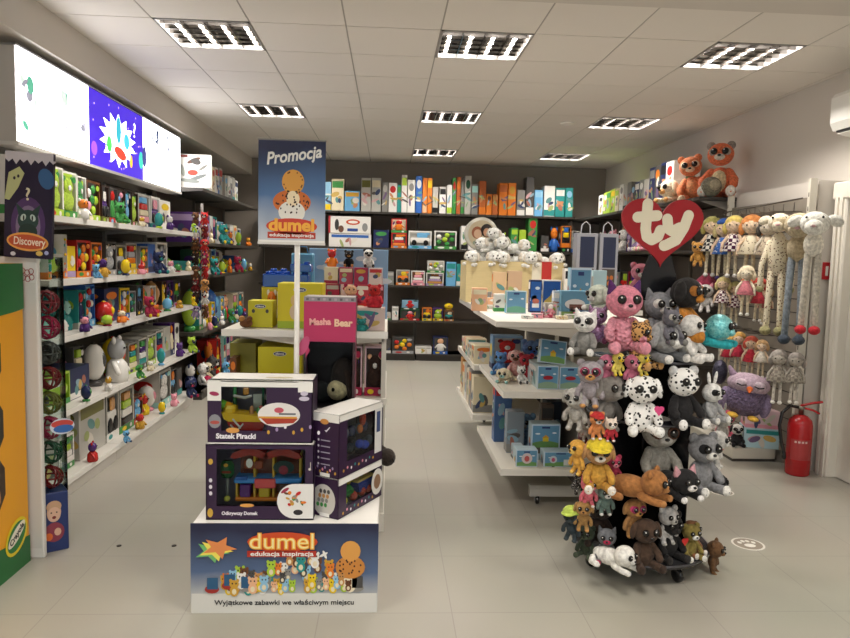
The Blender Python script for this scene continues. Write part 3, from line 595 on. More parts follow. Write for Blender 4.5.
row([('s','teal','dark green',.1,.14,{'a':.3,'noun':'sloping box'}),('w','dark green','green',.16,.26),('w','dark grey','silver',.18,.28),('w','silver','white',.2,.27,{'pal':['yellow','orange','navy','white'],'inner':'light grey'}),('w','light blue','white',.2,.27,{'pal':['orange','red','yellow','blue'],'inner':'light blue'}),('w','light grey','orange',.2,.26),('f','olive','white',.15,.3),('f','olive','light grey',.15,.28),('f','blue','navy',.12,.14),('n','','',.1,0),('f','lime','yellow',.2,.16),('w','blue','white',.2,.2),('w','light grey','lime',.2,.2)],
    (gx, 7.08, 1.27), PI/2, 'third dark-left shelf', 'camera', 'boxes on the dark left bays')
row([('b','lime','green',.17,.42,{'noun':'big round toy'}),('w','teal','green',.14,.3),('f','yellow','peach',.12,.2),('f','white','peach',.12,.2),('f','yellow','pink',.12,.2),('w','yellow','peach',.16,.26),('b','blue','sky blue',.24,.4,{'noun':'big round toy'}),('w','light blue','blue',.16,.3),('f','white','brown',.13,.3),('f','green','peach',.13,.3),('f','red','peach',.13,.3),('n','','',.1,0),('w','cream','white',.3,.3),('w','light grey','peach',.3,.3)],
    (gx, 7.08, .69), PI/2, 'fourth dark-left shelf', 'camera', 'boxes on the dark left bays')
row([('f','navy','white',.16,.26),('p','white','grey',.17,.26),('p','cream','tan',.2,.24),('p','dark grey','white',.2,.28),('f','red','orange',.15,.42),('w','red','yellow',.2,.4,{'pal':['yellow','orange','pink','red']}),('f','crimson','peach',.14,.44),('w','pale teal','teal',.14,.4),('w','light grey','lilac',.2,.4),('w','teal','white',.2,.4)],
    (gx, 7.08, .1), PI/2, 'lowest dark-left shelf', 'camera', 'boxes on the dark left bays')
# ---- hanging strip of little plush at the end of the white bays
st = thing('merchandise_strip', 'vertical strip of hooks on the far end of the white bays', 'display strip', (-1.84, 6.98, 0))
MB().box((-.012, -.004, .85), (.012, .004, 1.98), mat('light grey')).build('strip', st)
for k in range(8): MB().tube([(0, 0, 1.92-.13*k), (.0, -.07, 1.925-.13*k)], .003, mat('silver', 'metal'), 6).build('hook', st)
kc = [('brown','white'),('red','white'),('white','orange'),('dark red','tan'),('brown','tan'),('red','peach'),('dark brown','white'),('crimson','cream'),('brown','peach'),('red','brown'),('dark red','white'),('tan','brown'),('dark brown','red'),('white','red'),('lilac','white'),('brown','cream')]
for k in range(16):
    a, b = kc[k]; z = 1.80-.13*(k//2); x = -1.885+.09*(k % 2)
    plush(f"small {a} hanging plush with {b} paws, {ORD[k//2]} pair down the strip, {'left' if k%2==0 else 'right'}", (x, 6.93-.02*(k % 3), z-.045), .15, a, b, .5*((k % 3)-1), pose='hang', ears=['round','cat','flop'][k % 3], group='little plush on the hanging strip', name='plush_keychain')
# ================================================================ back wall
def backrow(lst, z, shelf, Y=9.99, dd=.25, group='games on the back wall shelves', py=250):
    n = 0
    for it in lst:
        ty, c1, c2, pa, pb, ptop = it[:6]; ex = it[6] if len(it) > 6 else {}
        if ty != 'n':
            xa = at(pa, py, Y).x; xb = at(pb, py, Y).x; w = (xb-xa); zt = at((pa+pb)/2, ptop, Y).z; z0 = z+ex.get('z', 0); h = zt-z0; xm = (xa+xb)/2
            seed[0] += 1; nm, noun, cat = NOUN[ty]; noun = ex.get('noun', noun)
            pl = ' parts' if ty not in 'sl' else ' print'
            lab = ex.get('lab') or f"{c1} {noun} with {c2}{pl}, {ORD[n]} from left, {shelf}"
            loc = (xm, Y+ex.get('y', 0), z0+.001)
            if ty in 'sl': solid_box(w*.96, h, ex.get('d', dd), c1, c2, nm, lab, cat, group, seed[0], loc, side=False)
            elif ty == 'w': window_box(w*.96, h, .2, c1, c2, nm, lab, cat, group, seed[0], loc, pal=ex.get('pal'), style=ex.get('st'), inner=ex.get('inner', 'dark grey'))
            elif ty == 'f': small_figure(w, h, c1, c2, lab, group, loc, 0)
            elif ty == 'b': ball_toy(w, h, c1, c2, lab, group, loc, 0)
            elif ty == 'p': plush(lab, loc, h, c1, c2, 0, ears=ex.get('e', 'round'), group=group, name='plush_toy')
            n += 1
backrow([('l','light blue','white',311,324,180),('l','light blue','yellow',325,331,182),('l','f0e6a0' if False else 'cream','green',331.3,344,179),('l','sky blue','gold',344.4,360,191),('l','light grey','olive',361,371,178),('l','light grey','cream',371.4,381,178),('l','grey','light grey',382,388,182),('l','white','red',388.5,397,183),('l','teal','green',397.2,401,185),('l','white','lime',401.4,407,175),('l','white','grey',407.5,415,180),
         ('l','blue','white',415.5,422,176),('l','orange','peach',422.5,427,178),('l','orange','yellow',427.4,432,178),('l','light grey','black',432.5,438,187),('l','white','black',439.5,446,187),('l','white','lime',447,452,185),('l','green','red',452.3,456,178),('l','brick orange','orange',456.5,460.5,177),('l','grey','green',461,464,182),('l','light grey','dark green',464.5,471,176),('l','grey','pale teal',471.5,478,184),
         ('l','brick orange','orange',479,486,181),('l','orange','brown',486.5,492,194),('l','brick orange','tan',492.5,498,194),('l','orange','brick orange',499,507.5,183),('l','orange','gold',508,516,183),('l','grey','white',517,525,190),('l','dark grey','white',526,534,177),('l','sky blue','light blue',534.5,543,190),('l','white','teal',544,555,186),('l','teal','white',555.5,565,188),('l','teal','light blue',565.5,573,188)], 2.14, 'back top shelf', py=200)
for k, (x0, x1, t, c1, c2) in enumerate(((340, 350, 184, 'x', 'y'),)): pass
backrow([('s','white','blue',328,372,234,{'noun':'long flat box'}),('s','navy','green',373,389,230),('w','red','orange',391,407,233,{'pal':['orange','red','white','orange']}),('w','white','sky blue',408,432,231,{'pal':['white','sky blue','black','white'],'inner':'light grey'}),('w','white','green',434,457,231,{'pal':['green','lime','white','green']}),('s','white','black',461,467,226),('s','white','grey',468,474,224),
         ('f','lime','white',500,507,232),('s','green','lime',511,518,228),('s','lime','yellow',519,526,230),('s','green','red',528,537,217,{'noun':'tall red-yellow box'}),('s','dark grey','white',541,549,236),('f','blue','orange',550,560,226),('w','orange','black',561,571,226,{'pal':['orange','black','yellow','blue']}),('w','light grey','blue',572,580,231)], 1.63, 'back second shelf', py=240)
o = solid_box(.6, .24, .25, 'white', 'red', 'game_box', 'white flat game box with red oval lying on the long box', 'game box', 'games on the back wall shelves', 9, (-.56, 9.99, 1.632+.2), 0, art=False); o.location = (at(349.5, 225, 9.99).x, 9.99, at(350, 233.6, 9.99).z+.004)
q = MB(); q.rect(-.3, 0, -.27, .24, -.001, mat('b03038')); q.disc(.05, .16, .1, .04, -.0016, mat('c8502a')); q.disc(.05, .16, .07, .02, -.002, mat('white')); q.disc(-.18, .12, .03, .08, -.0016, mat('3a3a3a')); q.disc(-.12, .06, .04, .05, -.0018, mat('6b4a3a')); q.disc(.22, .09, .04, .06, -.0016, mat('8a8a88')); q.rect(-.03, .03, .12, .07, -.0016, mat('2f4a90')); q = q.build('printed_picture'); q.parent = o
window_box(.22, .2, .2, 'red', 'green', 'window_toy_box', 'red toy box standing on the orange one, back second shelf', 'box', 'games on the back wall shelves', 12, (at(399, 230, 9.99).x, 9.99, at(399, 233, 9.99).z+.004), pal=['orange', 'red', 'orange', 'yellow'])
backrow([('s','grey','light grey',386,394,272),('w','light grey','orange',396,410,270,{'pal':['orange','yellow','orange','white'],'inner':'grey'}),('w','white','pink',411,425,271,{'pal':['pink','white','pink','peach'],'inner':'brown'}),('w','white','lilac',426,444,273,{'pal':['tan','lilac','white','brown']}),('s','sky blue','teal',446,456,262),('s','teal','white',456.5,462,264),('p','white','cream',463,470,270)], 1.10, 'back third shelf', py=275)
window_box(.24, .17, .2, 'white', 'green', 'window_toy_box', 'white window box stacked on the white and lilac one, back wall', 'box', 'games on the back wall shelves', 14, (at(436, 266, 9.99).x, 9.99, at(435, 272.8, 9.99).z+.004), pal=['white', 'lime', 'tan', 'white'])
backrow([('s','light grey','green',387,391,313),('s','white','light grey',392,398.5,307),('w','dark green','red',400,420,310,{'pal':['red','pink','white','red']}),('w','orange','yellow',422,432,308,{'pal':['yellow','orange','lime','red']}),('w','purple','yellow',433,443,308,{'pal':['lime','purple','orange','red']}),('w','brown','tan',444,454,311)], .59, 'back fourth shelf', py=310)
window_box(.26, .15, .2, 'black', 'dark green', 'window_toy_box', 'black box with red toy stacked on the dark green one', 'box', 'games on the back wall shelves', 15, (at(410, 306, 9.99).x, 9.99, at(410, 309.8, 9.99).z+.004), pal=['red', 'red', 'dark red', 'black'])
ball_toy(.13, .1, 'yellow', 'gold', 'yellow dome toy sitting on the brown window box, back wall', 'games on the back wall shelves', (at(449, 308, 9.99).x, 9.99, at(449, 310.8, 9.99).z+.006), 0)
backrow([('s','dark grey','white',386,391,340),('w','dark grey','silver',392,414,337,{'pal':['orange','yellow','red','orange'],'st':2}),('s','white','light grey',415,432,347),('w','navy','blue',433,448,337,{'pal':['white','peach','grey','teal']})], .1, 'back lowest shelf', py=345)
# ---- right wall run: games on top, toys below (facing -X)
row([('l','white','black',.2,.28),('l','lime','white',.16,.3),('l','lime','green',.16,.3),('l','lime','yellow',.18,.31),('l','cream','lime',.14,.3),('l','white','grey',.14,.34),('l','light grey','black',.14,.33),('l','grey','navy',.14,.34),('l','dark grey','light blue',.14,.3),('l','navy','white',.14,.31),('l','grey','white',.14,.32),('l','light grey','blue',.14,.31),('l','navy','grey',.16,.42),('l','dark grey','orange',.16,.42),('l','navy','black',.14,.43),('l','white','red',.2,.42)],
    (2.77, 9.4, 2.12), -PI/2, 'right top shelf', 'corner', 'games on the right wall run')
row([('f','pink','peach',.15,.3),('p','white','grey',.16,.28),('f','lilac','white',.14,.3),('s','light blue','white',.2,.22),('p','pink','white',.2,.3),('f','olive','peach',.15,.34),('p','white','pink',.2,.3),('s','purple','lilac',.16,.22),('s','white','sky blue',.2,.24),('p','lilac','white',.2,.3),('p','pink','cream',.2,.32)],
    (2.77, 9.4, 1.63), -PI/2, 'right second shelf', 'corner', 'toys on the right wall run')
row([('w','grey','white',.3,.3),('w','navy','silver',.3,.3),('s','grey','pink',.3,.28),('w','dark grey','blue',.3,.3),('w','crimson','pink',.3,.3),('s','light grey','white',.3,.3)], (2.77, 9.3, 1.10), -PI/2, 'right third shelf', 'corner', 'toys on the right wall run')

# ---- loose small toys in front of the boxes on the left shelves
LC = ['lime','red','yellow','white','teal','orange','sky blue','pink','green','purple','crimson','gold','navy','cream']
def clutter(n, org, L, sh, group, seed_, hmin=.07, hmax=.15, stack=None):
    r = random.Random(seed_)
    for k in range(n):
        s_ = L*(k+.5+r.uniform(-.25, .25))/n; c1 = LC[(seed_*3+k*5) % 14]; c2 = LC[(seed_+k*3+4) % 14]; w = r.uniform(.06, .09); h = r.uniform(hmin, hmax)
        p = Vector(org)+Vector((0, s_, .0006)); lab = f"small {c1} and {c2} loose toy, {ORD[k]} from camera, {sh} edge"
        st_ = (seed_+k) % 4
        if st_ == 0: ball_toy(w, h, c1, c2, lab, group, p, PI/2)
        elif st_ == 1: small_figure(w, h, c1, c2, lab, group, p, PI/2+r.uniform(-.8, .3))
        elif st_ == 2: plush(lab, p, h*1.3, c1, c2, PI/2-.6, ears=['round', 'cat', 'flop'][k % 3], group=group, name='plush_toy')
        else: small_figure(w, h, c1, c2, lab, group, p, PI/2-.5, fur=True)
for (n, z, sh, sd) in ((6, 1.69, 'top left shelf', 1), (8, 1.32, 'second left shelf', 2), (8, .985, 'third left shelf', 3), (7, .54, 'fourth left shelf', 4), (6, .12, 'lowest left shelf', 5)):
    clutter(n, (-1.868, 4.3, z), 2.6, sh, 'loose toys along the left shelf edges', sd)
for (n, z, sh, sd) in ((8, 1.27, 'third dark-left shelf', 6), (8, .69, 'fourth dark-left shelf', 7), (8, .1, 'lowest dark-left shelf', 8), (5, 1.6, 'second dark-left shelf', 9)):
    clutter(n, (-1.83, 7.2, z), 2.4, sh, 'loose toys along the dark shelf edges', sd, .1, .19)
# ================================================================ promotional stand (foreground)
BRAND = 'dumel'
st = thing('cardboard_stand', 'low white cardboard stand with a printed starry-night front panel', 'display stand', (-.405, 2.81, 0))
hw = .385
MB().rbox((-hw, .004, 0), (hw, .66, .38), mat('f0ede6'), .004).build('plinth_body', st)
def sky_mat(z0, z1, lo='b9c6d0', mid='4f6f98', hi='14183a', nm='print_sky'):
    m = mat(nm, 'sky'+nm) if False else bpy.data.materials.new(nm); m.use_nodes = True; N, L, b = nodes_of(m); tc = N.new('ShaderNodeTexCoord'); sp = N.new('ShaderNodeSeparateXYZ'); L.new(tc.outputs['Object'], sp.inputs[0])
    mr = N.new('ShaderNodeMapRange'); mr.inputs[1].default_value = z0; mr.inputs[2].default_value = z1; L.new(sp.outputs['Z'], mr.inputs[0])
    n = N.new('ShaderNodeTexNoise'); n.inputs['Scale'].default_value = 5; L.new(tc.outputs['Object'], n.inputs[0]); ad = N.new('ShaderNodeMath'); ad.operation = 'MULTIPLY_ADD'; ad.inputs[1].default_value = .3; ad.inputs[2].default_value = -.15; L.new(n.outputs['Fac'], ad.inputs[0])
    a2 = N.new('ShaderNodeMath'); L.new(ad.outputs[0], a2.inputs[0]); L.new(mr.outputs[0], a2.inputs[1])
    cr = N.new('ShaderNodeValToRGB'); L.new(a2.outputs[0], cr.inputs[0]); e = cr.color_ramp.elements; e[0].color = lin(lo); e[1].color = lin(hi); q = cr.color_ramp.elements.new(.45); q.color = lin(mid)
    L.new(cr.outputs[0], b.inputs['Base Color']); b.inputs['Roughness'].default_value = .4; return m
f = MB(); f.box((-hw-.003, -.003, .0), (hw+.003, .004, .385), sky_mat(.03, .36, 'd5d4cc', '4f6488', '191b3c'))
f.rect(-hw, .0, hw, .085, -.0035, mat('d9d8d2')); 
r = random.Random(11)
# printed toys: small rounded shapes in a crowd
for k in range(64):
    u = (k*.618) % 1; x = -.25+.52*u; hgt = .055+.09*math.exp(-((x-.06)/.13)**2); zz = .095+r.random()*hgt
    s = r.uniform(.014, .024); cc = ['gold','yellow','light blue','tan','white','grey','lime','brown','teal','peach','orange','dark grey'][k % 12]; yy = -.0038-.00008*k; hc = mat(cc)
    f.disc(x, zz, s*.8, s, yy, hc, 12); f.disc(x, zz+s*1.3, s*.85, s*.75, yy-.00001, hc, 12)
    for q in (-1, 1): f.disc(x+q*s*.6, zz+s*1.95, s*.28, s*.34, yy-.00002, hc, 8); f.disc(x+q*s*.32, zz+s*1.4, s*.14, s*.18, yy-.00003, mat('2a2020'), 7)
    f.disc(x, zz-.1*s, s*.4, s*.55, yy-.00003, mat('cream'), 9)
for x, z, s in ((-.3, .105, .03), (-.23, .12, .03), (-.16, .11, .028), (.3, .11, .03)): f.disc(x, z, s, s*.6, -.0078, mat('a03028' if x < -.2 else 'grey'), 12); f.rect(x-.02, z, x+.025, z+.05, -.008, mat('2c5a80' if x < 0 else 'dark grey'))
for dx, dz, c in ((0, 0, 'f0e060'), (.03, .02, 'e08a50'), (-.03, -.015, '70b870')):   # star shape
    pts = []
    for k in range(10): a = 2*PI*k/10+.5; q = .05 if k % 2 else .022; pts.append((-.285+dx*.5+q*1.5*math.cos(a), .275+dz*.5+q*math.sin(a)))
    f.poly(pts, -.0082-.0002*(dz+.1), mat(c))
f.disc(.16, .255, .02, .006, -.0082, mat('white'), 8, .5); f.disc(.165, .255, .006, .02, -.0083, mat('white'), 8, .4)
# plain orange patterned patch in place of the printed animal
f.disc(.272, .2, .062, .05, -.0082, mat('c8843c')); f.disc(.272, .27, .042, .045, -.0084, mat('d89a4c')); f.disc(.272, .14, .03, .05, -.008, mat('e8dcc0'))
for k in range(18): f.disc(.272+r.uniform(-.045, .045), .2+r.uniform(-.03, .03), .004, .005, -.0086, mat('4a2a18'), 7)
f.build('front_panel', st)
f = MB()
f.disc(-.01, .31, .145, .042, -.0092, mat('c84a22'), 24); f.rect(-.155, .245, .13, .272, -.0092, mat('b03020')); f.build('logo_patch', st)
text('dumel', .095, 'f0a838', st, (-.012, -.0102, .31), bold=.0035, width=.27); 
text('dumel', .095, 'f6e6a0', st, (-.012, -.0112, .311), bold=-.0005, width=.262)
text('edukacja inspiracja', .026, 'white', st, (-.012, -.0102, .2585), bold=.0006, width=.26)
text('Wyjątkowe zabawki we właściwym miejscu', .03, '1a1a1c', st, (0, -.0045, .045), bold=.0004, width=.58)
# ---- poster on pole
PX, PY = at(297, 300, 3.2).x, 3.2
ps = thing('poster_on_pole', 'blue promotional poster on a white pole rising from the cardboard stand', 'sign', (PX, PY, .38))
MB().tube([(0, 0, .004), (0, 0, 1.175)], .0125, mat('f2efe8', 'gloss'), 14, caps=False).build('pole', ps); MB().lathe([(.05, 0), (.05, .01), (.016, .02)], mat('white', 'gloss'), 20).build('pole_base', ps)
pw = .15; pz0 = at(292, 243, PY).z-.38; pz1 = at(292, 141, PY).z-.38; pc = at(292.5, 190, PY).x-PX
f = MB(); f.box((pc-pw, -.0185, pz0), (pc+pw, -.0135, pz1), sky_mat(pz0+.02, pz1-.03, 'c9cdd2', '4b6f9c', '151a40', 'print_night_sky'))
f.rect(pc-pw, pz0, pc+pw, pz0+.012, -.019, mat('white'))
zc = (pz0+pz1)/2
f.disc(pc+.0, zc-.045, .085, .055, -.019, mat('c86a28'), 22); f.disc(pc+.0, zc-.09, .06, .05, -.0192, mat('e9e4da'), 18); f.disc(pc+.005, zc+.045, .05, .055, -.0192, mat('d89a40'), 20); f.disc(pc+.005, zc-.03, .03, .035, -.0194, mat('f0ddb8'), 16)
r = random.Random(5)
for k in range(40):
    a = r.uniform(0, 2*PI); q = r.random()**.5; x, z = pc+.08*q*math.cos(a), zc-.045+.05*q*math.sin(a)
    f.disc(x, z, .0035, .005, -.0197, mat('3a2014'), 7)
for k in range(14): a = r.uniform(0, 2*PI); f.disc(pc+.005+.042*math.cos(a), zc+.045+.045*math.sin(a), .003, .004, -.0197, mat('5a3018'), 7)
f.disc(pc, pz0+.075, .115, .036, -.0195, mat('c8402a'), 24); f.rect(pc-.108, pz0+.02, pc+.108, pz0+.048, -.0195, mat('b83a24')); f.build('poster', ps)
text('dumel', .075, 'f2b040', ps, (pc, -.0203, pz0+.078), bold=.003, width=.205); text('edukacja inspiracja', .02, 'white', ps, (pc, -.0203, pz0+.034), bold=.0005, width=.2)
text('Promocja', .075, 'f0eee8', ps, (pc+.005, -.0203, pz1-.068), rot=(PI/2, R(-9), 0), bold=.0018, width=.25, shear=.3)
f = MB(); f.box((pc-pw-.002, -.0225, pz0-.008), (pc+pw+.002, -.0125, pz0+.003), mat('dcd8d0', 'gloss')); f.build('poster_clip', ps); f = MB(); f.box((pc-pw-.002, -.0225, pz1-.002), (pc+pw+.002, -.0125, pz1+.004), mat('8d8a86', 'gloss')); f.build('poster_clip', ps); f = MB(); f.box((-.015, -.0135, pz0-.002), (.015, .0125, pz0+.2), mat('white', 'gloss')); f.build('bracket', ps)
# ---- open-window toy cartons on the stand
PU = '2f1838'
def open_carton(t, w, h, d, win, roof=True, curve=None):
    """window carton: front at y=0; win=(x0,z0,x1,z1)"""
    x0, z0, x1, z1 = win; e = .004; m = mat(PU); m = mat(PU); b = MB()
    b.box((-w/2, 0, 0), (-w/2+e, d, h), m).box((w/2-e, 0, 0), (w/2, d, h), m).box((-w/2, 0, 0), (w/2, d, e), m).box((-w/2, d-e, 0), (w/2, d, h), mat('8a8490'))
    b.box((-w/2, .055 if roof and curve else .012, h-e), (w/2, d, h), mat('eceae4')); b.box((-w/2, 0, h-e), (w/2, .012, h), mat('eceae4')); b.box((-w/2+e, .012, h-.002), (w/2-e, .055, h-.001), FILM())
    b.box((-w/2, 0, 0), (w/2, e, z0), m).box((-w/2, 0, z1), (w/2, e, h), mat('eceae4') if roof else m).box((-w/2, 0, z0), (x0, e, z1), m).box((x1, 0, z0), (w/2, e, z1), m)
    return b
G = 'boxed toys on the cardboard stand'
X0 = gr(203, 523, .382).x; X1 = gr(312.5, 525, .382).x
Y0 = 2.86; w = X1-X0-.004; h = .325
t = thing('house_toy_box', 'purple window carton with a red-roofed play house, low on the stand', 'toy box', ((X0+X1)/2, Y0, .3815), 0, G)
b = open_carton(t, w, h, .17, (-w*.4, .058, w*.42, h-.02), False)
for k in range(3): b.disc(-w*.455, .17-.028*k, .007, .009, -.001, mat('d8d4dc'), 10)
b.disc(-w*.455, .25, .01, .013, -.001, mat('c8a040'), 10); b.disc(-w*.46, .03, .012, .02, -.001, mat('c8a040'), 10); b.disc(w*.46, .22, .006, .006, -.001, mat('e0d8c8'), 8); b.rect(w*.465, .22, w*.47, .25, -.001, mat('e0d8c8')); b.disc(-w*.12, .063, .03, .008, -.002, mat('e0a050'), 14)
b.build('carton', t)
MB().box((-w*.4, .0045, .05), (w*.42, .0055, h-.01), FILM()).build('clear_window', t)
hs = MB(); g = lambda c: mat(c, 'gloss')
hs.rbox((-.115, .05, .062), (.165, .13, .078), g('f08a30'), .004)
hs.rbox((-.115, .06, .075), (-.105, .12, .15), g('e8b840'), .003).rbox((-.04, .06, .075), (-.03, .12, .27), g('e8b840'), .003).rbox((.04, .06, .075), (.05, .12, .27), g('e8b840'), .003).rbox((.155, .06, .075), (.165, .12, .27), g('e8b840'), .003)
hs.box((-.105, .115, .075), (.155, .12, .27), g('7a3a24')); hs.rbox((-.118, .035, .145), (.168, .13, .165), g('4a9ae8'), .005); hs.rbox((-.03, .03, .125), (.06, .05, .165), g('f86060'), .005)
hs.rbox((-.095, .05, .08), (-.05, .1, .135), g('6a2a80'), .004); hs.rbox((-.015, .05, .08), (.03, .1, .125), g('e8c830'), .004); hs.rbox((-.11, .03, .16), (-.06, .05, .175), g('2f62b0'), .002)
hs.disc(-.05, .235, .014, .02, .029, mat('f4f0e0'), 16)
for cx in (-.052, .085):
    hs.prism([(cx-.082, .255), (cx-.07, .275), (cx-.02, .297), (cx+.02, .297), (cx+.07, .275), (cx+.082, .255), (cx+.06, .25), (cx, .268), (cx-.06, .25)], .04, .12, g('b03024'))
hs.rbox((-.08, .06, .2), (.0, .075, .235), g('a8502c'), .004); hs.disc(.09, .21, .045, .03, .055, mat('1d3a34'), 16); hs.disc(.09, .2, .02, .02, .05, mat('8a2a3a'), 12)
hs.ell((-.075, .03, .2), (.001, .001, .001), g('white')); 
hs.build('play_house', t)
tr = MB(); tr.lathe([(.005, .06), (.006, .16)], g('8a8a80'), 10, (-.15, .07, 0)); tr.rbox((-.18, .05, .16), (-.122, .09, .235), g('2f6a3c'), .018); tr.rbox((-.17, .045, .185), (-.13, .05, .195), g('8a3a24'), .002); tr.ell((-.151, .04, .222), (.01, .004, .008), g('e8b840')); tr.ell((-.15, .06, .07), (.014, .014, .012), g('e8e060')); tr.build('play_tree', t)
cb = MB(); cb.disc(.145, .083, .073, .075, -.0052, mat('e6e4e0'), 30); cb.rect(.145, .008, w*.5-.001, .158, -.0048, mat('e6e4e0'))
r = random.Random(8)
for k in range(16): cb.disc(.145+r.uniform(-.04, .04), .09+r.uniform(-.022, .03), r.uniform(.006, .014), r.uniform(.004, .01), -.0056-.0001*k, mat(['brown','orange','green','red','gold','grey','tan'][k % 7]), 9, r.uniform(0, 3))
cb.disc(.16, .035, .02, .012, -.0056, mat('2a2628'), 16); cb.disc(.105, .13, .02, .007, -.0056, mat('a03048'), 12, .6); cb.build('round_card', t)
text('Odkrywczy Domek', .02, 'e8e4ea', t, (-.085, -.0012, .028), bold=.0007, width=.15)
# pirate ship carton
X0 = at(208.5, 446, 2.9).x; X1 = at(312.5, 446, 2.9).x; w = X1-X0; h = .262
t = thing('ship_toy_box', 'purple and white window carton holding a pirate ship, atop the house carton', 'toy box', ((X0+X1)/2+.0, 2.885, .7075), 0, G)
b = open_carton(t, w, h, .2, (-w*.37, .05, w*.06, h-.025), True, True); 
b.rect(-w/2, h-.085, -w*.37, h, -.0008, mat('eceae4')); b.rect(w*.36, h-.045, w/2, h, -.0008, mat('eceae4')); b.rect(-w/2+.002, 0, -w*.37, h-.085, -.0008, mat(PU))
b.disc(-w*.435, h-.055, .02, .009, -.0014, mat('a03058'), 14, -.15); b.disc(w*.28, h-.012, .0, .0, -.001, mat('gold')) if False else None
b.disc(w*.18, .12, .088, .052, -.0016, mat('e4e0dc'), 30)
r = random.Random(4); b.poly([(w*.18-.08, .11), (w*.18+.08, .105), (w*.18+.06, .085), (w*.18-.05, .08)], -.0019, mat('a83a28')); b.rect(w*.18-.085, .105, w*.18+.075, .113, -.0021, mat('d8a040')); b.rect(w*.18-.0, .12, w*.18+.07, .128, -.0021, mat('6a6a70')); b.disc(w*.18, .14, .02, .012, -.002, mat('c05060'))
for k in range(7): b.disc(w*.08+.035*k, .045+.012*(k % 3), .006, .009, -.0012, mat(['gold','lilac','e8e4ea','gold'][k % 4]), 9)
for k in range(2): b.disc(w*.42+.0*k, .19+.022*k, .022-.006*k, .01, -.0012, mat('c8c0d0'), 12)
b.disc(-w*.26, .052, .028, .012, -.002, mat('d89a50'), 16); b.disc(-w*.43, .09, .026, .03, -.0012, mat('8a8a90'), 12); b.disc(-w*.43, .085, .02, .008, -.0016, mat('b05048'), 10)
b.build('carton', t); MB().box((-w*.37, .0045, .045), (w*.36, .0055, h-.015), FILM()).build('clear_window', t)
sh = MB()
def hull(z0, z1, xa, xb, m, y0=.02, y1=.1): sh.prism([(xa+.03, z0), (xb-.02, z0), (xb, z1), (xa, z1+.02), (xa+.01, z1-.01)], y0, y1, g(m))
hull(.04, .085, -.15, .02, 'a82a20'); hull(.085, .105, -.165, .03, 'f6c424', .015, .105)
sh.rbox((-.16, .02, .11), (-.11, .1, .15), g('f8cc30'), .012); sh.tube([(-.19, .05, .152), (-.165, .05, .15)], [.024, .022], g('7ac83a'), 12); sh.tube([(-.163, .05, .15), (-.14, .05, .145)], [.016, .018], g('e8a020'), 10)
sh.tube([(-.12, .07, .1), (-.12, .07, .23)], .008, g('2f7a3c'), 8); sh.tube([(.0, .07, .1), (.0, .07, .235)], .006, g('dark green'), 8)
sh.rbox((-.085, .06, .19), (-.06, .075, .222), g('c88a40'), .005); sh.tube([(-.12, .06, .187), (-.075, .055, .18), (-.05, .06, .187)], .006, g('white'), 8)
sh.box((-.045, .085, .12), (.055, .09, .19), g('a8aaa0')); sh.disc(.005, .155, .011, .012, .084, mat('26262a'), 12); sh.rect(-.008, .137, .018, .141, .084, mat('26262a'))
sh.ell((-.045, .05, .125), (.01, .01, .022), g('c89060')); sh.ell((-.012, .05, .125), (.014, .012, .016), g('4a9a4a')); sh.ell((-.005, .045, .142), .008, g('b83a2a'))
sh.tube([(-.115, .012, .095), (-.085, .012, .06)], .004, g('white'), 6); sh.tube([(-.125, .012, .07), (-.1, .012, .045), (-.075, .012, .075)], .004, g('white'), 6); sh.ell((.06, .07, .205), (.012, .012, .02), g('c87830')); sh.build('pirate_ship', t)
text('Statek Piracki', .03, 'f0edf2', t, (-.1, -.0012, .026), bold=.0012, width=.165)
f = MB(); f.M = Matrix.Translation((0, 0, h+.0008)); 
pts = [(w*.15+.06*math.cos(2*PI*k/20), .09+.02*math.sin(2*PI*k/20)) for k in range(20)]; f.add([(x, y, 0) for x, y in pts], [tuple(range(20))], mat('c8bfa0')); f.build('printed_picture', t)
